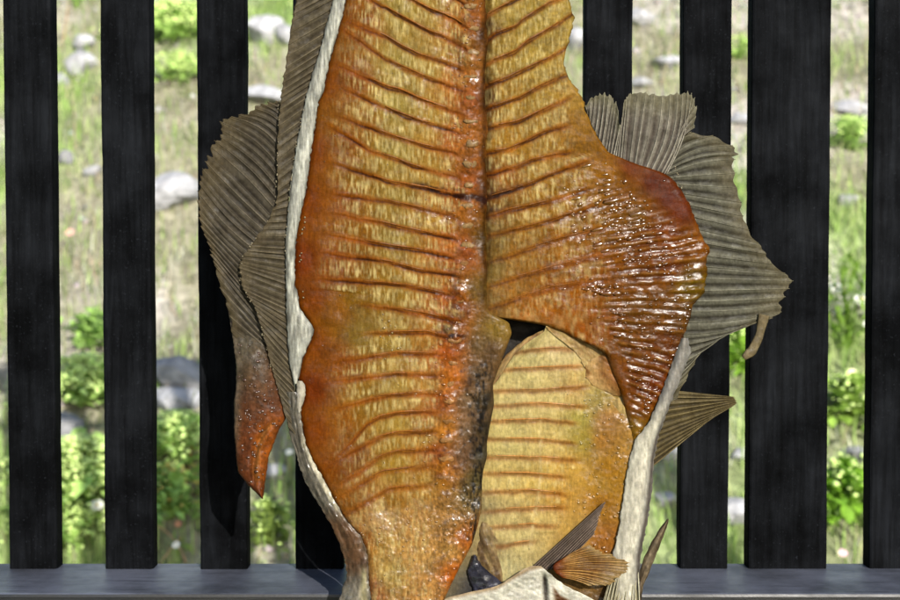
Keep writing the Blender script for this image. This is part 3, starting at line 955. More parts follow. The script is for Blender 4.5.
CR = [(505, 10, 190, 160, 80), (535, 20, 200, 170, 88), (560, 20, 197, 167, 90), (510, 50, 192, 155, 70), (540, 60, 197, 166, 85), (560, 70, 192, 156, 80), (510, 100, 192, 145, 50), (540, 100, 192, 152, 70), (572, 95, 200, 155, 75), (510, 140, 192, 140, 45), (540, 140, 187, 140, 58), (570, 130, 182, 130, 52), (505, 180, 176, 114, 44), (540, 175, 182, 135, 52), (580, 150, 166, 114, 28), (505, 215, 140, 95, 40), (530, 220, 180, 130, 48), (565, 200, 172, 118, 26), (600, 170, 170, 112, 18), (495, 240, 150, 115, 55), (520, 255, 176, 120, 42), (560, 240, 172, 108, 18), (600, 220, 166, 106, 20), (490, 270, 150, 120, 60), (515, 290, 176, 118, 48), (560, 280, 167, 98, 16), (600, 260, 162, 92, 18), (495, 305, 160, 115, 55), (530, 315, 192, 114, 33), (570, 310, 187, 108, 18), (580, 335, 182, 98, 13), (600, 330, 166, 88, 18),
      (690, 240, 167, 78, 14), (640, 215, 160, 88, 22), (650, 240, 142, 62, 16), (640, 270, 146, 66, 18), (670, 270, 142, 58, 14), (690, 285, 142, 92, 14), (640, 310, 142, 72, 24), (670, 310, 142, 70, 24), (685, 320, 122, 62, 18), (640, 345, 142, 66, 20), (665, 345, 132, 56, 14), (625, 340, 146, 72, 26), (640, 375, 142, 62, 14), (655, 385, 146, 52, 8), (640, 405, 150, 66, 12), (635, 430, 166, 98, 28), (486, 100, 112, 72, 26), (486, 30, 112, 72, 22), (486, 180, 114, 70, 24), (520, -120, 190, 140, 60)]
CW = [(525, 360, 202, 172, 105), (560, 350, 206, 172, 110), (520, 400, 206, 172, 105), (550, 400, 206, 170, 100), (575, 390, 197, 150, 80), (510, 440, 206, 174, 100), (545, 440, 206, 166, 90), (580, 420, 172, 145, 62), (585, 440, 167, 135, 48), (595, 400, 167, 135, 68), (505, 480, 206, 166, 90), (540, 480, 206, 160, 78), (570, 470, 202, 145, 58), (600, 440, 172, 108, 42), (605, 420, 172, 113, 56), (610, 470, 167, 108, 28), (500, 520, 202, 166, 100), (520, 540, 206, 172, 105), (545, 520, 202, 160, 88), (560, 500, 197, 135, 48), (570, 530, 192, 140, 62), (600, 500, 172, 108, 28), (605, 540, 167, 98, 32), (600, 485, 176, 123, 42), (485, 510, 150, 125, 80), (490, 550, 150, 120, 75), (505, 570, 190, 165, 110), (550, 597, 80, 48, 18), (620, 597, 90, 58, 28), (480, 585, 60, 55, 55)]

def tone(tab, lo):
    out = []
    for x, y, r, g, b in tab:
        k = lo if not (tab is CL and y > 500) else .97
        if tab is CL and 440 < x and 320 < y:
            k = .97
        kb = k * (.8 if k < .9 else .97)
        out.append((x, y, r * k, g * k * (.985 if k < .9 else 1), b * kb))
    return out


CL, CR, CW = tone(CL, .86), tone(CR, .86), tone(CW, 1.0)
CR = [(x, y, r * .97, g * 1.2, b * 1.1) if x > 605 and y > 210 else (x, y, r, g, b) for x, y, r, g, b in CR]
CL = [(x, y, r, g, b * .82) if x > 440 and y > 280 else (x, y, r, g, b) for x, y, r, g, b in CL]
CW = [(x, y, r * 1.04, g * 1.13, b * 1.26) for x, y, r, g, b in CW]
CR += [(652, 184, 88, 30, 2), (630, 168, 112, 50, 3), (680, 213, 104, 40, 3), (668, 199, 88, 30, 2), (612, 178, 148, 95, 14), (632, 195, 142, 86, 18), (650, 214, 136, 76, 18), (668, 232, 132, 66, 14)]
row_a = np.concatenate([np.arange(-260, -24, 6.0), np.arange(-24, 612, 1.0), np.arange(612, 650, 5.0)])


def bands(C, x, y, dd, bi, ex, seed, orange=.55, dark=.75, pale=.6):
    vary = .5 + .75 * noise(x / 19 + bi * 3.7, bi * 1.3 + y * 0, seed)
    og = lin((160, 76, 8)) * K
    dk = lin((44, 18, 6)) * K
    pl = lin((236, 214, 142)) * K
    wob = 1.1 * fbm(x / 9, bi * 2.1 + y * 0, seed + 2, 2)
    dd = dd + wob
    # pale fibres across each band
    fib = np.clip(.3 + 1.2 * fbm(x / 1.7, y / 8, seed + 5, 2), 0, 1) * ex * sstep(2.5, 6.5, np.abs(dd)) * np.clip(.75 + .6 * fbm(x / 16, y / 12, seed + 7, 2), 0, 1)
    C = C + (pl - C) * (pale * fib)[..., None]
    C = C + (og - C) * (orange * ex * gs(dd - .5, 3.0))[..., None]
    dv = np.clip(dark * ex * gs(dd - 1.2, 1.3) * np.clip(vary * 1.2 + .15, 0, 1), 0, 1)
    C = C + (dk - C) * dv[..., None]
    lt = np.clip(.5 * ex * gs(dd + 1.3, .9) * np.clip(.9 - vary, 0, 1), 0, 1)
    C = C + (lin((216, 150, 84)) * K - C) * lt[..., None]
    return C


# left flank with the backbone side
X, Y, U = rows_grid(row_a, E_LEFT, E_LR, 250)
X = X + np.where((U == 0), 1.2 * noise(Y / 3.0, Y * 0, 88), 0)
D = h_left(X, Y)
xs_ = SPINE(Y)
C = idw(X, Y, CL) * K
dd, bi, ex = line_dist(X, Y, LEFT_LINES)
low = sstep(400, 480, Y)
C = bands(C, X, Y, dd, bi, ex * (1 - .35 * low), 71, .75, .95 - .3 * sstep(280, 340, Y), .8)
C = C * (1 + .22 * fbm(X / 9, Y / 14, 73, 3) + .28 * fbm(X / 2.4, Y / 2.4, 75, 2) * (.4 + gs(X - xs_, 26) + .8 * sstep(480, 520, Y)))[..., None]
# dark clotted marks by the backbone
clot = np.clip(fbm(X / 7, Y / 6, 77, 3) * 2.2 - .45, 0, 1) * gs(X - xs_ - 2, 16) * sstep(180, 330, Y) * (1 - sstep(480, 520, Y))
C = C + (lin((70, 32, 30)) * K - C) * (clot * .8)[..., None]
str_ = np.clip(.25 + fbm(X / 2.6, Y / 11, 78, 3) * 2.4, 0, 1) * sstep(330, 380, Y) * gs(X - np.interp(Y, [340, 400, 460, 520], [486, 482, 480, 474]), 9)
C = C + (lin((30, 27, 22)) * K - C) * (str_ * .95)[..., None]
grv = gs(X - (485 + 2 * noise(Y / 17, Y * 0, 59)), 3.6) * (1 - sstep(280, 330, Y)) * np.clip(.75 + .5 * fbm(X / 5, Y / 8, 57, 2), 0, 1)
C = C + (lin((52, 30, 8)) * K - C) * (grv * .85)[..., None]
pinch = np.clip(.55 + 1.3 * fbm(X / 6, Y / 4, 79, 2), 0, 1) * gs(Y - (187 + (X - 425) * .22), 4.5) * sstep(402, 428, X) * (1 - sstep(486, 496, X))
pinch = pinch + np.clip(fbm(X / 6, Y / 4, 83, 2) * 2 - .3, 0, 1) * gs(X - 452, 14) * gs(Y - 335, 12)
blk = np.clip(fbm(X / 3.2, Y / 5, 84, 3) * 3 - .35, 0, 1) * sstep(335, 380, Y) * (1 - sstep(500, 530, Y)) * gs(X - np.interp(Y, [340, 400, 460, 520], [484, 476, 474, 470]), 15)
C = C + (lin((26, 24, 24)) * K - C) * (blk * .85)[..., None]
C = C + (lin((44, 20, 18)) * K - C) * np.clip(pinch * 1.3, 0, .9)[..., None]
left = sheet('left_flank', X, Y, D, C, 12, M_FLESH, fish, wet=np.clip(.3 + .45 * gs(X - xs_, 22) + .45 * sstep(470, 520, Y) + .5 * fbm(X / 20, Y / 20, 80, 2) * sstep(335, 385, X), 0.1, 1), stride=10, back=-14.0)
left['label'] = 'left half of flesh with amber outer band and pale ribbed bands'

# right flank and belly flap
row_r = np.concatenate([np.arange(-260, -24, 6.0), np.arange(-24, 314, 1.0), np.arange(314, 346, .5), np.arange(346, 452, 1.0)])
X, Y, U = rows_grid(row_r, E_RL, E_RR, 190)
jag = 3.0 * fbm(Y / 6.0, Y * 0, 87, 3) * sstep(170, 150, Y) + .9 * noise(Y / 2.5, Y * 0, 86)
X = X + np.where(U == 1, jag, 0)
D = h_right(X, Y)
C = idw(X, Y, CR) * K
dd, bi, ex = line_dist(X, Y, RIGHT_LINES)
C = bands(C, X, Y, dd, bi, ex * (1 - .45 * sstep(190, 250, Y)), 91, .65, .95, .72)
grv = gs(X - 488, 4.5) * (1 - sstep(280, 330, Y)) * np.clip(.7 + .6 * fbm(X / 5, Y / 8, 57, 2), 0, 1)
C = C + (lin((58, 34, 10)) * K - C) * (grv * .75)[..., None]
rz = ridge_zone(X, Y); rdg = ridge(X, Y)
C = C + (lin((176, 126, 58)) * K - C) * (np.clip(rdg * 1.1 - .45 + .5 * fbm(X / 6, Y / 3, 97, 2), 0, 1) * rz * .7)[..., None]
C = C + (lin((66, 22, 4)) * K - C) * (np.clip(-rdg * .8 + .3 * fbm(X / 8, Y / 3, 98, 2), 0, 1) * rz * .75)[..., None]
C = C * (1 + .24 * fbm(X / 10, Y / 7, 93, 3) + .25 * fbm(X / 2.6, Y / 2.2, 95, 2) * (1 - .8 * smooth_zone(X, Y)))[..., None]
stn = np.clip(.5 + 1.3 * fbm(X / 6, Y / 4, 85, 2), 0, 1) * gs(Y - np.interp(X, [488, 513, 532, 560], [198, 190, 183, 172]), 3.5) * (1 - sstep(515, 550, X)) + .8 * np.clip(fbm(X / 6, Y / 7, 82, 2) * 2, 0, 1) * gs(X - 491, 7) * gs(Y - 208, 14)
C = C + (lin((44, 26, 18)) * K - C) * np.clip(stn, 0, .85)[..., None]
wetr = np.clip(.25 + .6 * sstep(150, 210, Y) * sstep(520, 590, X), 0, 1) * (1 - .95 * smooth_zone(X, Y))
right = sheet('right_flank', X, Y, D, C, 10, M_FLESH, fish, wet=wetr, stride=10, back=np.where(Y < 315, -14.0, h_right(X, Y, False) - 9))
right['label'] = 'right half of flesh widening into a wet reddish belly flap'

# lower panel behind the opening
E_WL = edge([(326, 546), (332, 544), (338, 534), (345, 524), (355, 514), (365, 507), (380, 498), (395, 484), (410, 476), (520, 466), (560, 452), (600, 440), (640, 440)], 1)
E_WR = edge([(326, 600), (345, 612), (380, 632), (410, 646), (440, 640), (460, 634), (500, 628), (555, 618), (600, 640), (640, 640)], 3)
row_w = np.arange(326, 640, 1.0)
X, Y, U = rows_grid(row_w, E_WL, E_WR, 150)
D = h_low(X, Y)
C = idw(X, Y, CW) * K
dd, bi, ex = line_dist(X, Y, LOW_LINES)
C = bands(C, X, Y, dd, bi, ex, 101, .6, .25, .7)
C = C * (1 + .18 * fbm(X / 12, Y / 12, 103, 3) + .2 * fbm(X / 2.6, Y / 2.6, 105, 2))[..., None]
seam = gs(X - np.interp(Y, [400, 480, 560], [541, 540, 528]), 1.6) * np.clip(.4 + fbm(X / 4, Y / 8, 106, 2), 0, 1) * sstep(400, 440, Y)
C = C + (lin((225, 200, 140)) * K - C) * (seam * .7)[..., None]
lowp = sheet('inner_panel', X, Y, D, C, 7, M_FLESH, fish, wet=np.clip(.3 + .5 * sstep(570, 600, X), 0, 1), stride=8, back=-15.0)
lowp['label'] = 'pale ribbed inner wall behind the belly opening'

# dark back skin closing the whole body
E_BR = edge([(-260, 516), (0, 562), (64, 556), (100, 575), (160, 630), (220, 690), (290, 696), (360, 668), (420, 655), (560, 636), (640, 636)], 6)
E_BL = edge([(-260, 446), (-60, 366), (0, 348), (100, 322), (208, 304), (300, 300), (400, 304), (480, 327), (540, 360), (600, 374), (640, 376)], 6)
X, Y, U = rows_grid(np.arange(-258, 641, 8.0), E_BL, E_BR, 30)
C = np.ones(X.shape + (3,)) * lin((34, 29, 24)) * .35 * (1 + .4 * fbm(X / 15, Y / 15, 3, 3))[..., None]
sheet('back_skin', X, Y, -20 - 14 * np.sin(U * math.pi) + 1.5 * fbm(X / 30, Y / 30, 5, 3), C, 3, M_SKIN, fish, wet=.3)


# ribs: fine bones lying in the bands, each its own piece
def bones(lines, hf, parent, col, r0, seed, lift=-.1, jitter=1.0):
    rr = np.random.default_rng(seed)
    for ln in lines:
        lx = np.array([p[0] for p in ln], float); ly = np.array([p[1] for p in ln], float)
        if ly.max() < -30:
            continue
        a = rr.uniform(0, .3); b = rr.uniform(.75, 1.0)
        t = np.linspace(a, b, 26)
        s = np.concatenate([[0], np.cumsum(np.hypot(np.diff(lx), np.diff(ly)))]); s /= s[-1]
        x = np.interp(t, s, lx); y = np.interp(t, s, ly) - 1.6
        k = np.array([.25, .5, .25])
        y[1:-1] = np.convolve(y, k, 'valid')
        d = hf(x, y, False) + lift
        r = r0 / F_PX * FISH * (.5 + .5 * np.sin(np.linspace(.15, math.pi - .15, 26))) * rr.uniform(.75, 1.2)
        v, f = tube(fp(x, y, d), r, 6)
        c = lin(col) * K * rr.uniform(.75, 1.2)
        make_obj('rib', v, f, M_FLESH, parent, cols=np.tile(c, (len(v), 1)), extra=np.full(len(v), .7))


bones(LEFT_LINES, h_left, left, (176, 108, 42), .8, 201)
bones(RIGHT_LINES, h_right, right, (156, 96, 36), .8, 202)
bones(LOW_LINES, h_low, lowp, (214, 150, 76), .7, 203)


# vertebrae along the backbone
def knob(x, y, d, rx, ry, rz, seed, n1=12, n2=8):
    th = np.linspace(0.08, math.pi - .08, n2); ph = np.arange(n1) / n1 * 2 * math.pi
    T, Pp = np.meshgrid(th, ph, indexing='ij')
    ux, uy, uz = np.sin(T) * np.cos(Pp), np.cos(T), np.sin(T) * np.sin(Pp)
    k = 1 + .4 * fbm(ux * 1.7 + seed, uy * 1.7 + uz, int(seed), 2)
    V = fp(x + ux * rx * k, y - uy * ry * k, d + uz * rz * k).reshape(-1, 3)
    f = []
    for i in range(n2 - 1):
        for j in range(n1):
            a = i * n1 + j; b = i * n1 + (j + 1) % n1
            f.append([a, b, b + n1, a + n1])
    f.append(list(range(n1))[::-1]); f.append(list(range((n2 - 1) * n1, n2 * n1)))
    return V, f


vy = [-38, -16, 5, 28, 53, 77, 99, 122, 143, 164, 186, 206, 225, 246, 264, 283, 302, 321, 341, 363, 383, 402, 421, 440, 458, 477]
for i, y in enumerate(vy):
    y = y + random.uniform(-1, 1)
    x = float(SPINE(y)) + random.uniform(-.5, 1.5)
    pale = (188, 152, 100) if y < 260 else (196, 142, 84)
    hv = float(h_left(np.array(x), np.array(float(y)), False))
    V, f = knob(x, y, hv - .9, random.uniform(4.5, 7.5), random.uniform(2.2, 4.0), 1.5, i * 3.7, 16, 9)
    fade_ = np.abs(np.linspace(-1, 1, 9)).repeat(16)[:, None]
    base = idw(np.array([[x]]), np.array([[y]]), CL)[0, 0] * K
    cc = lin(pale) * K * random.uniform(.7, .95) * (1 - fade_ ** 2) + base * fade_ ** 2
    make_obj('vertebra', V, f, M_FLESH, left, cols=cc * rng.uniform(.75, 1.15, (len(V), 1)), extra=np.full(len(V), .6))


# ------------------------------------------------------------------ fins
def fin(name, corr, nray, d_base, d_tip, label=None, bow=0.0, c_ray=(150, 140, 112), c_web=(92, 82, 62), c_tip=None, ns=44, per=7, ridge_h=.9,
        ragged=2.0, ray_r=.75, seed=0, wet=.4, wave=2.0, th=.7, rays=True, c_base=None, kf=1.0, ripple=1.0):
    """membrane between base and tip points (picture positions) with a raised ray under each rib"""
    corr = np.asarray(corr, float)
    n = nray * per + 1
    t0 = np.linspace(0, 1, len(corr)); t = np.linspace(0, 1, n)
    c = np.stack([np.interp(t, t0, corr[:, k]) for k in range(4)], -1)
    kk = max(per // 2, 1)
    for k in range(4):
        ker = np.ones(2 * kk + 1) / (2 * kk + 1)
        c[:, k] = np.convolve(np.pad(c[:, k], kk, mode='reflect', reflect_type='odd'), ker, 'valid')
    ph = np.arange(n) / per + .33 * noise(np.arange(n) / per * .7, np.zeros(n), seed + 40)                               # ray phase
    rid = np.cos(ph * 2 * math.pi)                        # 1 on the ray
    rr = np.random.default_rng(seed)
    rag = np.interp(np.arange(n), np.arange(0, n + per, per / 2.0)[:2 * nray + 3], rr.uniform(-1, .6, 2 * nray + 3)) * ragged * .6
    rag = rag + rid * ragged * .4 - ragged * 2.2 * np.clip(noise(np.arange(n) / (per * .8), np.zeros(n), seed + 70) - .35, 0, 1)
    bx, by, tx, ty = c.T
    Ln = np.hypot(tx - bx, ty - by) + 1e-6
    tx = tx + (tx - bx) / Ln * rag; ty = ty + (ty - by) / Ln * rag
    s = np.linspace(0, 1, ns)[:, None]
    nx, ny = -(ty - by) / Ln, (tx - bx) / Ln
    b_ = (bow * Ln if np.isscalar(bow) else np.interp(t, np.linspace(0, 1, len(bow)), bow) * Ln)
    X = bx + (tx - bx) * s + nx * b_ * np.sin(s * math.pi)
    Y = by + (ty - by) * s + ny * b_ * np.sin(s * math.pi)
    base_d = d_base + (d_tip - d_base) * s + wave * fbm(s * 2.2 + seed, t[None] * 5, seed, 2) * s
    hr = ridge_h * np.clip(rid, -1, 1)[None] * (.35 + .65 * np.sin(np.clip(s * 1.15, 0, 1) * math.pi) ** .5)
    D = base_d + hr * ripple + .25 * fbm(X / 5, Y / 5, seed + 4, 2)
    m = np.clip(.5 + .5 * rid, 0, 1)[None] ** .7 * np.ones_like(s)
    fine_ = np.cos(ph * 6 * math.pi + 1.1) * .5 + .5
    m = np.clip(m * (.72 + .4 * fine_[None]), 0, 1)
    c_tip = c_tip or c_ray
    ca = lin(c_web)[None, None]; cb = lin(c_ray)[None, None]; ct = lin(c_tip)[None, None]
    C = ca + (cb - ca) * m[..., None]
    C = C + (ct - C) * (sstep(.55, 1, s) * .6)[..., None]
    if c_base is not None:
        C = C + (lin(c_base)[None, None] - C) * (1 - sstep(.0, .3, s))[..., None]
    C = C * (1 + .3 * fbm(X / 7, Y / 7, seed + 8, 3) + .18 * fbm(X / 2, Y / 2, seed + 9, 2))[..., None] * K * kf * 1.14
    o = sheet(name, X, Y, D, C, th, M_FIN, fish, wet=wet)
    if label:
        o['label'] = label
    if rays:
        for i in range(nray + 1):
            j = min(i * per, n - 1)
            q = np.linspace(0, ns - 1, 16).astype(int)
            ext = 1 + .012 * rr.uniform(0, 2)
            x = bx[j] + (X[q, j] - bx[j]) * ext; y = by[j] + (Y[q, j] - by[j]) * ext
            r = ray_r / F_PX * FISH * np.linspace(1.1, .45, 16) * rr.uniform(.8, 1.2)
            v, f = tube(fp(x, y, D[q, j] + .15), r, 5)
            cc = np.repeat(C[q, j], 5, 0) * rr.uniform(1.15, 1.6)
            make_obj('fin_ray', v, f, M_FIN, o, cols=cc, extra=np.full(len(v), wet))
    return o


fin('back_fin', [(352, -60, 306, -34), (343, -28, 297, -4), (334, 0, 291, 24), (321, 45, 285, 68), (312, 75, 281, 95), (305, 100, 278, 118), (297, 142, 277, 158), (290, 187, 278, 195), (288, 215, 270, 217), (286, 242, 254, 241), (287, 262, 242, 257), (287, 285, 239, 268), (287, 308, 242, 288), (288, 333, 254, 306), (290, 363, 262, 330), (294, 385, 270, 362), (299, 412, 277, 386), (305, 445, 288, 426)],
    62, 2, 5, 'narrow grey brown frill of fin along the left edge', c_ray=(120, 110, 88), c_web=(72, 63, 46), c_tip=(110, 98, 74), seed=1, ragged=1.2, per=5, ns=30, ridge_h=.5, kf=.9, wave=2)
fin('outer_fin', [(286, 106, 276, 101), (286, 125, 258, 105), (286, 145, 240, 115), (286, 168, 223, 119), (282, 190, 219, 133), (276, 212, 211, 148), (268, 230, 204, 166), (258, 244, 200, 184), (250, 258, 198, 205), (248, 275, 201, 226), (252, 295, 208, 244), (260, 318, 214, 262), (264, 338, 221, 290), (268, 352, 230, 322), (272, 372, 235, 350)],
    34, -3, -4, 'broad grey brown fin lobe at the far left', bow=[.03, .1, .12, .1, .06, .03, -.02, -.04, -.04, 0, 0, 0, 0, 0, 0], c_ray=(112, 104, 88), c_web=(56, 50, 40), c_tip=(118, 104, 74), seed=2, ragged=3.2, ridge_h=.4, kf=.9, wave=4)
fin('fan_fin', [(588, 114, 585, 104), (591, 124, 594, 96), (598, 138, 603, 93), (604, 149, 612, 96), (609, 155, 617, 104), (614, 158, 621, 128), (618, 159, 624, 100), (624, 162, 630, 93), (634, 166, 645, 92), (644, 169, 660, 96), (654, 173, 674, 94), (662, 176, 685, 92), (667, 174, 692, 95), (673, 162, 697, 108), (678, 146, 694, 128)],
    26, 5, 12, 'notched grey fan shaped fin standing up at the right', c_ray=(160, 154, 140), c_web=(92, 82, 74), c_tip=(140, 136, 104), seed=3, ragged=2.4, ridge_h=.6, wave=3, bow=[.0, .02, .02, 0, 0, 0, 0, 0, 0, .05, .08, .08, .06, -.1, -.1])
fin('right_fin', [(658, 168, 690, 133), (660, 170, 718, 137), (662, 172, 743, 153), (665, 174, 733, 157), (670, 178, 733, 175), (680, 187, 738, 194), (686, 201, 742, 212), (692, 216, 748, 230), (696, 232, 760, 246), (700, 250, 770, 260), (698, 264, 783, 272), (698, 280, 794, 282), (696, 296, 784, 292), (688, 308, 781, 303), (683, 322, 782, 312), (678, 338, 768, 320), (671, 352, 748, 323), (665, 368, 730, 331), (660, 382, 711, 340), (656, 394, 698, 356), (652, 404, 687, 377), (648, 414, 679, 397)],
    27, 0, -3, 'large pointed grey fin spreading to the right', bow=[-.12, -.12, -.1, -.06, 0, 0, 0, 0, 0, 0, 0, 0, 0, .02, .03, .05, .05, .05, .05, .05, .03, 0], c_ray=(142, 140, 122), c_web=(54, 50, 38), c_tip=(128, 118, 88), seed=4, ragged=2.6, ridge_h=.5, kf=.9, wave=4, ns=50)
fin('spike_fin', [(664, 390, 733, 397), (660, 410, 736, 400), (656, 430, 736, 404), (652, 448, 730, 408), (649, 469, 714, 416)],
    11, -6, -8, 'pointed olive fin sticking out low on the right', bow=.0, c_ray=(132, 118, 82), c_web=(70, 60, 38), c_tip=(96, 84, 54), seed=5, ragged=1.0, ridge_h=1.0, wave=1)
fin('grey_fin', [(532, 568, 606, 501), (540, 570, 601, 511), (550, 570, 598, 522), (562, 566, 594, 534)],
    9, 6, 8, 'dark grey folded fin slanting across the lower panel', c_ray=(132, 116, 104), c_web=(78, 66, 56), seed=6, ragged=1.0, ridge_h=1.0, wave=1)
fin('brown_fin', [(562, 560, 590, 545), (556, 563, 606, 553), (553, 566, 628, 561), (553, 569, 626, 572), (556, 573, 612, 585), (562, 577, 590, 586)],
    16, 17, 16, 'small brown fan fin folded at the bottom right', c_ray=(176, 134, 74), c_web=(118, 66, 22), c_tip=(190, 164, 110), c_base=(120, 52, 14), seed=7, ragged=2.4, ridge_h=.9, wave=2, bow=-.04, wet=.7)
fin('pale_fin', [(614, 566, 600, 612), (622, 564, 612, 620), (630, 565, 626, 622), (638, 570, 640, 614)],
    10, 8, 14, 'pale feathery fin at the bottom right corner of the fish', c_ray=(206, 200, 170), c_web=(150, 140, 104), seed=8, ragged=2.0, ridge_h=1.2, wave=2)


# ------------------------------------------------------------------ skin strips, lobes and folds
def strip(name, Lp, Rp, y0, y1, m, dfun, cfun, th, mat, label, wet=.4, step=1.0, smooth=2, jag=0.8, seed=0, back=None):
    Lf, Rf = edge(Lp, smooth), edge(Rp, smooth)
    X, Y, U = rows_grid(np.arange(y0, y1 + .01, step), Lf, Rf, m)
    X = X + jag * (np.where(U == 0, noise(Y / 2.5, Y * 0, seed + 1), 0) + np.where(U == 1, noise(Y / 2.5, Y * 0, seed + 2), 0))
    D = dfun(X, Y, U); C = np.clip(cfun(X, Y, U), 0, 400)
    o = sheet(name, X, Y, D, lin(C) * K, th, mat, fish, wet=wet, back=back)
    o['label'] = label
    return o


def mixcol(a, b, f):
    return np.asarray(a, float) + (np.asarray(b, float) - np.asarray(a, float)) * f[..., None]


strip('cut_edge', [(-60, 352), (0, 333), (45, 321), (75, 312), (100, 305), (142, 297), (187, 290), (200, 289), (242, 285), (275, 286), (308, 286), (333, 287), (363, 289), (384, 294)],
      [(-60, 364), (0, 346), (33, 338), (62, 329), (93, 323), (100, 319), (133, 314), (158, 310), (193, 306), (208, 302), (242, 296), (267, 295), (287, 295), (293, 298), (308, 300), (328, 314), (338, 312), (358, 303), (384, 297)],
      -60, 384, 22, lambda x, y, u: 5.5 + 3.0 * np.sin(np.clip(u, 0, 1) * math.pi) ** .4 + .45 * fbm(x / 3, y / 14, 301, 3),
      lambda x, y, u: (np.array([192, 193, 180]) * (1 + .36 * fbm(x / 2.0, y / 11, 303, 3) - .2 * gs(u, .25) - .12 * sstep(.75, 1, u) + .12 * noise(x / 1.4, y / 7, 305))[..., None]) * np.array([1, 1, 1]),
      4, M_SKIN, 'white cut rim of skin along the left edge', seed=310)
strip('cut_edge', [(381, 297), (390, 297), (403, 296), (413, 298)], [(381, 302), (386, 305), (392, 306), (404, 303), (413, 300)], 381, 413, 10,
      lambda x, y, u: 7 + 2 * np.sin(u * math.pi), lambda x, y, u: np.array([205, 198, 180]) * (1 + .15 * fbm(x / 3, y / 4, 311, 2))[..., None], 3, M_SKIN, 'short white scrap of skin below the left rim', seed=312, smooth=1)


def c_lowskin(x, y, u):
    st = fbm(u * 7 + y / 60, y / 26, 321, 3)
    c = np.array([118, 112, 100]) * (1 + .55 * st)[..., None]
    white = sstep(.62, .8, u) * sstep(430, 446, y) * (1 - sstep(505, 522, y))
    c = mixcol(c, (205, 198, 172), white)
    brown = sstep(500, 530, y) * (1 - sstep(560, 590, y)) * (1 - .5 * sstep(.8, 1, u))
    c = mixcol(c, (104, 70, 44), brown * .8)
    pale = gs(u - .78, .13) * sstep(562, 576, y)
    c = mixcol(c, (188, 178, 136), pale)
    return c * (1 + .2 * noise(x / 2, y / 5, 323))[..., None]


strip('side_skin', [(392, 281), (410, 285), (425, 288), (440, 291), (450, 295), (465, 299), (480, 304), (495, 313), (510, 322), (525, 331), (540, 338), (560, 345), (575, 347), (585, 344), (600, 339), (630, 336)],
      [(392, 301), (412, 300), (445, 306), (463, 314), (480, 324), (500, 334), (520, 346), (538, 362), (557, 368), (583, 369), (600, 371), (630, 373)],
      392, 630, 26, lambda x, y, u: 1 + 6 * np.sin(u * math.pi * .62) + 1.8 * fbm(u * 5 + y / 80, y / 30, 325, 3) + .5 * noise(x / 2, y / 4, 326), c_lowskin, 4, M_SKIN,
      'silvery grey skin wrapping the lower left edge', wet=.8, seed=327)


def c_rstrip(x, y, u):
    c = np.array([224, 219, 198]) * (1 + .12 * fbm(x / 3, y / 9, 331, 3))[..., None]
    c = mixcol(c, (150, 148, 140), sstep(.62, .95, u) * .8)
    c = mixcol(c, (88, 80, 74), gs(u - .93, .07) * sstep(400, 440, y))
    c = mixcol(c, (150, 146, 140) , (1 - sstep(395, 425, y)) * .85)
    return c * (1 + .15 * noise(x / 1.6, y / 6, 333))[..., None]


strip('white_skin_strip', [(338, 681), (365, 671), (380, 666), (395, 660), (410, 654), (420, 650), (430, 643), (440, 635), (460, 629), (490, 624), (520, 620), (540, 616), (555, 612), (575, 614), (610, 615)],
      [(338, 688), (352, 691), (365, 686), (380, 680), (395, 674), (410, 668), (420, 664), (430, 661), (440, 658), (460, 654), (490, 652), (520, 648), (540, 644), (555, 641), (575, 640), (610, 639)],
      338, 610, 24, lambda x, y, u: 6 + 7 * np.sin(np.clip(u * .85 + .08, 0, 1) * math.pi) ** .7 + .5 * fbm(x / 4, y / 16, 335, 3), c_rstrip, 5, M_SKIN,
      'cream white strip of skin down the lower right edge', wet=.5, seed=337)


def c_lobe(x, y, u):
    c = np.array([112, 62, 34]) * np.ones(x.shape + (1,))
    c = mixcol(c, (150, 80, 26), sstep(.35, .6, u) * sstep(400, 440, y))
    c = mixcol(c, (90, 82, 66), 1 - sstep(325, 420, y - 26 * (1 - u) + 10 * fbm(x / 8, y / 14, 346, 2)))
    c = mixcol(c, (128, 112, 92), (1 - sstep(.02, .2, u)) * (1 - sstep(420, 470, y)) * .8)
    c = mixcol(c, (96, 46, 18), sstep(470, 495, y) * .6)
    gx = np.interp(y, [415, 432, 446, 470, 486], [276, 262, 256, 253, 254])
    c = mixcol(c, (168, 112, 56), gs(x - gx - 3, 3) * sstep(415, 430, y) * (1 - sstep(470, 490, y)) * .7)
    return c * (1 + .28 * fbm(x / 5, y / 7, 341, 3) + .2 * fbm(x / 2, y / 2, 343, 2))[..., None]


def d_lobe(x, y, u):
    gx = np.interp(y, [415, 432, 446, 470, 486], [282, 264, 256, 253, 254])
    d = -1 - 9 * (1 - sstep(310, 372, y)) + 8 * np.sin(np.clip(u, .0, 1) * math.pi) ** .6 * sstep(300, 380, y)
    d = d - 4.5 * gs(x - gx, 3.0) * sstep(415, 440, y) * (1 - sstep(478, 492, y))
    return d + .9 * fbm(x / 4, y / 5, 345, 3)


strip('fleshy_lobe', [(300, 226), (315, 229), (340, 233), (365, 236), (390, 236), (400, 234), (430, 234), (454, 236), (472, 238), (484, 247), (495, 258), (499, 262)],
      [(300, 246), (320, 260), (345, 267), (368, 274), (385, 279), (405, 285), (418, 286), (424, 283), (430, 279), (438, 276), (456, 269), (476, 266), (490, 264), (499, 263)],
      300, 499, 36, d_lobe, c_lobe, 5, M_FLESH, 'reddish brown drooping fleshy lobe with a curled tip at left', wet=.4, smooth=2, jag=.4, seed=347)

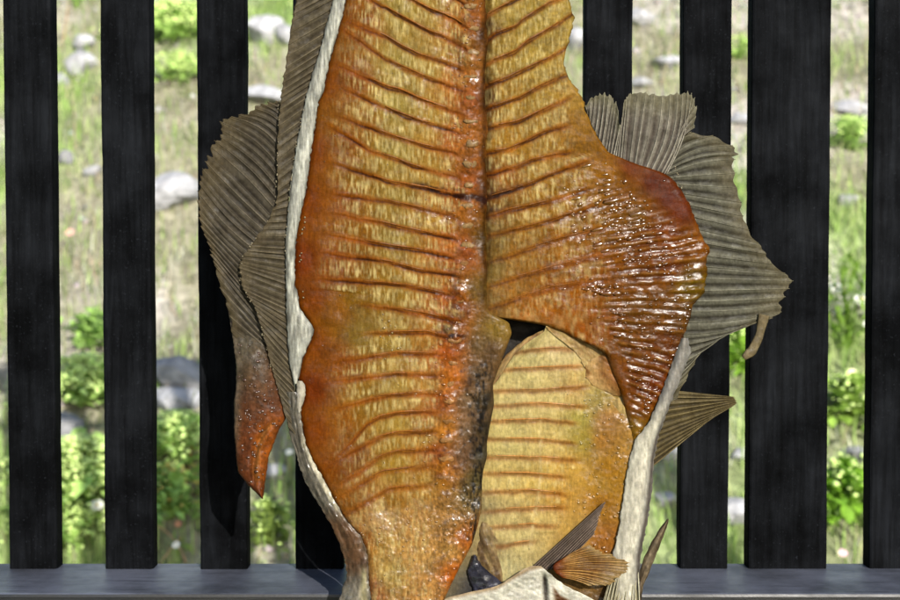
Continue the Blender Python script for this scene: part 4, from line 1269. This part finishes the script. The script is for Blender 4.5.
strip('tan_fold', [(352, 600), (358, 591), (366, 585), (378, 585.5), (386, 593), (391, 602), (396, 611)], [(352, 611), (360, 615), (377, 623), (388, 627), (396, 628)], 352, 396, 26,
      lambda x, y, u: h_low(x, y, False) + .3 + 6.5 * u + 1.2 * fbm((x - y) / 8, (x + y) / 22, 351, 3) * sstep(0, .3, u) - 1.5 * sstep(388, 396, y),
      lambda x, y, u: mixcol(mixcol((202, 164, 104), (168, 112, 56), sstep(.1, .8, u)), (116, 68, 26), np.clip(sstep(386, 396, y) * .6 + .9 * fbm((x - y) / 6, (x + y) / 20, 352, 2), 0, 1)) * (1 + .2 * fbm(x / 7, y / 9, 353, 3))[..., None], 3, M_FLESH, 'tan folded membrane at the belly opening', wet=.5, smooth=1, seed=355, step=.5)
strip('belly_membrane', [(327, 546), (334, 552), (342, 563), (350, 573), (358, 580), (368, 584)], [(327, 556), (334, 574), (342, 592), (350, 606), (358, 613), (368, 615)], 327, 368, 30,
      lambda x, y, u: h_low(x, y, False) + .6 + 1.6 * sstep(.2, 1, u) + 1.1 * fbm((x - y) / 7, (x + y) / 25, 356, 3),
      lambda x, y, u: mixcol((204, 176, 116), (150, 112, 66), np.clip(.2 + 1.0 * fbm((x - y) / 5, (x + y) / 22, 357, 3), 0, 1)), 2, M_FLESH, 'thin wrinkled pale membrane under the flap edge', wet=.4, smooth=1, seed=358, step=.5)
strip('cream_cord', [(394, 607), (405, 611), (415, 617), (430, 622), (450, 626)], [(394, 628), (405, 628), (415, 629), (430, 629), (450, 630)], 394, 450, 14,
      lambda x, y, u: 1 + 3.5 * np.sin(u * math.pi) ** .7 + .9 * fbm(x / 2.5, y / 12, 361, 2) + 2 * sstep(.3, 1, u) - 5 * (1 - sstep(393, 408, y)),
      lambda x, y, u: np.array([198, 168, 104]) * (1 + .3 * fbm(x / 2.4, y / 16, 363, 3))[..., None], 3, M_FLESH, 'pale fibrous cord below the tan membrane', wet=.4, seed=365)
strip('pale_rim', [(329, 545), (336, 530), (345, 517), (355, 506), (365, 499), (378, 494), (396, 487)], [(329, 556), (336, 544), (345, 530), (355, 519), (365, 512), (378, 504), (396, 494)], 329, 396, 12,
      lambda x, y, u: 1.0 + 2.0 * np.sin(u * math.pi) ** .8 + .9 * fbm((x + y * .7) / 4, (y - x * .7) / 16, 371, 2),
      lambda x, y, u: mixcol((204, 172, 112), (126, 90, 54), np.clip(.25 + 1.1 * fbm((x + y * .7) / 4, (y - x * .7) / 16, 372, 2) + .3 * sstep(360, 385, y), 0, 1)) * (1 + .25 * fbm(x / 3 + y / 5, y / 8, 373, 3))[..., None], 3, M_FLESH, 'pale rim of the belly opening', wet=.4, seed=375)


def c_flap(x, y, u):
    c = np.array([232, 229, 212]) * (1 + .2 * fbm((x + y * .6) / 9, (y - x * .5) / 3, 381, 3))[..., None]
    topd = y - np.interp(x, [446, 472, 497, 513, 530, 540], [598, 592, 587, 577, 568, 566])
    c = mixcol(c, (166, 126, 76), gs(topd, 3) * .6)
    slit = gs(x - np.interp(y, [570, 600, 640], [544, 546, 548]), 1.6) * sstep(572, 580, y)
    c = mixcol(c, (52, 44, 38), slit)
    c = mixcol(c, (96, 58, 28), sstep(3, 9, x - np.interp(y, [572, 600, 640], [546, 549, 552])) * sstep(2, 6, y - np.interp(x, [547, 560, 590], [574, 592, 606])))
    return c


def d_flap(x, y, u):
    topd = y - np.interp(x, [446, 472, 497, 513, 530, 540], [598, 592, 587, 577, 568, 566])
    d = 13 + 3 * gs(topd - 5, 5) + 1.5 * fbm((x + y) / 20, y / 10, 383, 3)
    d = d - 5 * gs(x - np.interp(y, [570, 600, 640], [544, 546, 548]), 2.4) * sstep(572, 582, y)
    return d + .5 * fbm(x / 4, y / 2.5, 385, 2)


strip('throat_skin', [(566, 532), (568, 526), (573, 518), (577, 512), (583, 503), (587, 495), (592, 470), (598, 446), (604, 440), (642, 440)],
      [(566, 541), (570, 546), (573, 549), (577, 554), (585, 564), (592, 578), (598, 591), (604, 600), (642, 606)], 566, 642, 90, d_flap, c_flap, 4, M_SKIN,
      'white throat skin pulled into a peak at the bottom', wet=.45, smooth=1, step=.5, seed=387)
strip('leaf_fin', [(519, 667), (522, 665), (528, 660), (543, 651), (560, 643), (580, 637), (612, 633)], [(519, 668.5), (524, 668), (530, 666), (553, 657), (573, 649), (587, 643), (612, 640)], 519, 612, 16,
      lambda x, y, u: 1 + 3 * np.sin(u * math.pi) + .7 * fbm(u * 4, y / 20, 391, 2),
      lambda x, y, u: mixcol((158, 140, 112), (92, 78, 60), np.clip(.5 + fbm(u * 5, y / 14, 393, 3), 0, 1)) * (1 + .15 * noise(x / 2, y / 3, 395))[..., None], 2.5, M_FIN, 'small leaf shaped fin tip beside the white strip', wet=.6, smooth=1, jag=.3, seed=397)
strip('dark_membrane', [(555, 473), (562, 470), (572, 467), (580, 469), (592, 474)], [(555, 476), (562, 479), (570, 486), (578, 498), (584, 503), (592, 500)], 555, 592, 24,
      lambda x, y, u: 2 + 6 * np.sin(u * math.pi) ** .6 + 1.6 * fbm(x / 6, y / 6, 401, 3),
      lambda x, y, u: np.array([62, 62, 74]) * (1 + .5 * fbm(x / 5, y / 5, 403, 3))[..., None], 4, M_FLESH, 'blue black glossy scrap of gut lining near the bottom', wet=1.0, smooth=1, seed=405)
strip('fibrous_membrane', [(505, 482), (525, 478), (545, 474), (560, 473), (586, 486)], [(505, 492), (525, 494), (545, 500), (565, 504), (586, 506)], 505, 586, 26,
      lambda x, y, u: -2 - 7 * (1 - sstep(505, 535, y)) + 5 * np.sin(u * math.pi) ** .7 + 2.2 * fbm((x - y * .35) / 5, y / 18, 411, 3),
      lambda x, y, u: mixcol((160, 136, 92), (96, 72, 46), np.clip(.45 + 1.2 * fbm((x - y * .35) / 4, y / 16, 413, 3), 0, 1)) * (1 + .15 * noise(x / 2, y / 3, 415))[..., None], 3, M_FLESH, 'brown stringy membrane above the dark scrap', wet=.6, seed=417)
t = np.linspace(0, 1, 22)
hx = np.interp(t, [0, .2, .5, .8, 1], [764, 762, 759, 752, 743.5]); hy = np.interp(t, [0, .2, .5, .8, 1], [315, 324, 337, 351, 358])
v, f = tube(fp(hx, hy, -2 + 3 * t), np.interp(t, [0, .4, .85, 1], [6, 4.2, 5.2, 3]) / F_PX * FISH, 8, .35)
o = make_obj('curled_fin_tip', v, f, M_FIN, fish, cols=np.tile(lin((150, 134, 100)) * K, (len(v), 1)) * rng.uniform(.7, 1.2, (len(v), 1)), extra=np.full(len(v), .5))
o['label'] = 'curled olive tip hanging from the large right fin'

# little pale beads along the cut edges, each a grain of salt or scale stub
bv, bfc, n0 = [], [], 0
bead_c = []
for pts, lo, hi, nb, dz in ((E_LEFT, 215, 300, 12, 6), (edge([(100, 305), (142, 297), (187, 290), (242, 285), (275, 286)], 2), 100, 275, 26, 7), (edge([(100, 279), (165, 277), (197, 276), (220, 268), (240, 255), (258, 241), (285, 240), (312, 258), (345, 265), (383, 276)], 2), 100, 380, 44, 7),
                           (edge([(155, 674), (180, 678), (205, 690), (225, 697)], 2), 155, 225, 16, 6)):
    for i in range(nb):
        y = random.uniform(lo, hi); x = float(pts(y)) + random.uniform(-1, 1) + (7 if pts is E_LEFT else 0)
        V, f = knob(x, y, dz + random.uniform(-.5, .8), random.uniform(.4, .9), random.uniform(.4, .9), .6, i, 6, 5)
        bv.append(V); bfc += [[q + n0 for q in ff] for ff in f]; n0 += len(V)
o = make_obj('edge_beads', np.concatenate(bv), bfc, M_SKIN, fish, cols=np.tile(lin((180, 168, 138)) * K, (n0, 1)), extra=np.full(n0, .4))
o['kind'] = 'stuff'

# beads of brine caught on the flesh: far too many to count
def beads(n, region, hf, parent, tab, seed, rmin=.6, rmax=1.7, stretch=0.0, slope=0.0, kcol=.8, name='brine_beads'):
    rr = np.random.default_rng(seed)
    x, y = region(rr, n * 3)
    n = min(n, len(x)); x, y = x[:n], y[:n]
    d = hf(x, y)
    r = rmin + (rmax - rmin) * rr.uniform(0, 1, n) ** 2.2
    st = 1 + stretch * rr.uniform(0, 1, n) ** 2
    th = np.linspace(.15, math.pi - .15, 6); ph = np.arange(8) / 8 * 2 * math.pi
    T, Pp = np.meshgrid(th, ph, indexing='ij')
    ux, uy, uz = (np.sin(T) * np.cos(Pp)).ravel(), np.cos(T).ravel(), (np.sin(T) * np.sin(Pp)).ravel()
    jit = 1 + .28 * rr.uniform(-1, 1, (n, 48))
    X = x[:, None] + ux * (r * st)[:, None] * jit
    Y = y[:, None] - uy * r[:, None] * jit + slope * ux * (r * st)[:, None]
    D = d[:, None] - .15 * r[:, None] + uz * (r * .55)[:, None]
    V = fp(X, Y, D).reshape(-1, 3)
    q = np.array([[i * 8 + j, i * 8 + (j + 1) % 8, (i + 1) * 8 + (j + 1) % 8, (i + 1) * 8 + j] for i in range(5) for j in range(8)])
    Fq = (q[None] + (np.arange(n) * 48)[:, None, None]).reshape(-1, 4)
    c = (idw(x, y, tab) if isinstance(tab, list) else np.tile(lin(tab), (n, 1))) * K * kcol
    o = make_obj(name, V, Fq, M_DROP, parent, cols=np.repeat(c, 48, 0))
    o['kind'] = 'stuff'
    return o


def zone(fun, x0, x1, y0, y1):
    def g(rr, n):
        x = rr.uniform(x0, x1, n * 6); y = rr.uniform(y0, y1, n * 6)
        k = rr.uniform(0, 1, n * 6) < fun(x, y)
        return x[k][:n], y[k][:n]
    return g


def cl(x, y, s, sc=12):
    return np.clip(.35 + 1.3 * fbm(x / sc, y / sc, s, 2), 0.03, 1)


in_r = lambda x, y: (x > E_RL(y) + 2) & (x < E_RR(y) - 2)
beads(520, zone(lambda x, y: in_r(x, y) * (ridge_zone(x, y) + .12 * sstep(520, 590, x) * sstep(130, 180, y)) * cl(x, y, 501) * (1 - smooth_zone(x, y)), 500, 710, 140, 450), h_right, right, CR, 61, .4, 1.5, 3.0, -.12)
beads(70, zone(lambda x, y: in_r(x, y) * cl(x, y, 502, 16) * gs(x - 612, 26) * gs(y - 215, 34), 560, 680, 160, 300), h_right, right, CR, 62, 1.2, 2.8, 3.0, -.25)
beads(26, zone(lambda x, y: in_r(x, y) * gs(x - 600, 12) * gs(y - 289, 4), 580, 625, 280, 298), h_right, right, CR, 63, 1.4, 2.8, 3.0, -.06)
in_l = lambda x, y: (x > E_LEFT(y) + 3) & (x < E_LR(y) - 3)
beads(300, zone(lambda x, y: in_l(x, y) * gs(x - SPINE(y) + 3, 15) * cl(x, y, 503), 400, 515, -10, 610), h_left, left, CL, 64, .4, 1.3, 1.5)
beads(70, zone(lambda x, y: in_l(x, y) * cl(x, y, 504, 25) * .5, 290, 470, -10, 500), h_left, left, CL, 65, .5, 1.1)
beads(150, zone(lambda x, y: in_l(x, y) * cl(x, y, 505) * sstep(480, 530, y), 330, 480, 470, 610), h_left, left, CL, 66, .4, 1.3, 1.0)
beads(26, zone(lambda x, y: in_l(x, y) * gs(x - 388, 8) * gs(y - 338, 14), 370, 410, 310, 360), h_left, left, CL, 67, .6, 1.6)
beads(150, zone(lambda x, y: (x < E_WR(y) - 3) * sstep(565, 600, x) * cl(x, y, 506), 540, 640, 400, 560), h_low, lowp, CW, 68, .5, 1.7, .8)
beads(40, zone(lambda x, y: cl(x, y, 507), 490, 580, 350, 570), h_low, lowp, CW, 69, .4, 1.0)
E_LOL, E_LOR = edge([(300, 226), (365, 236), (430, 234), (472, 238), (484, 247), (499, 262)], 1), edge([(300, 246), (345, 267), (405, 285), (424, 283), (438, 276), (476, 266), (499, 263)], 1)
beads(130, zone(lambda x, y: (x > E_LOL(y) + 3) * (x < E_LOR(y) - 3) * sstep(330, 380, y) * cl(x, y, 508, 9), 225, 290, 330, 498),
      lambda x, y: d_lobe(x, y, (x - E_LOL(y)) / (E_LOR(y) - E_LOL(y))), bpy.data.objects['fleshy_lobe'], (100, 60, 36), 70, .5, 1.7, .5)

# cord from the tail to the pole
tail = fp(502, -250, 0); topc = np.array([tail[0], FISH - .01, 2.12 + .045])
v, f = tube(np.array([fp(502, -238, -8), fp(502, -262, 6), tail * .5 + topc * .5 + np.array([.002, 0, 0]), topc, topc + np.array([.0, .024, -.02])]), .003, 8)
cord = make_obj('rope', v, f, M_PETAL, cols=np.tile((.3, .25, .17), (len(v), 1)))
tag(cord, 'thin cord tying the fish tail to the pole above', 'cord')
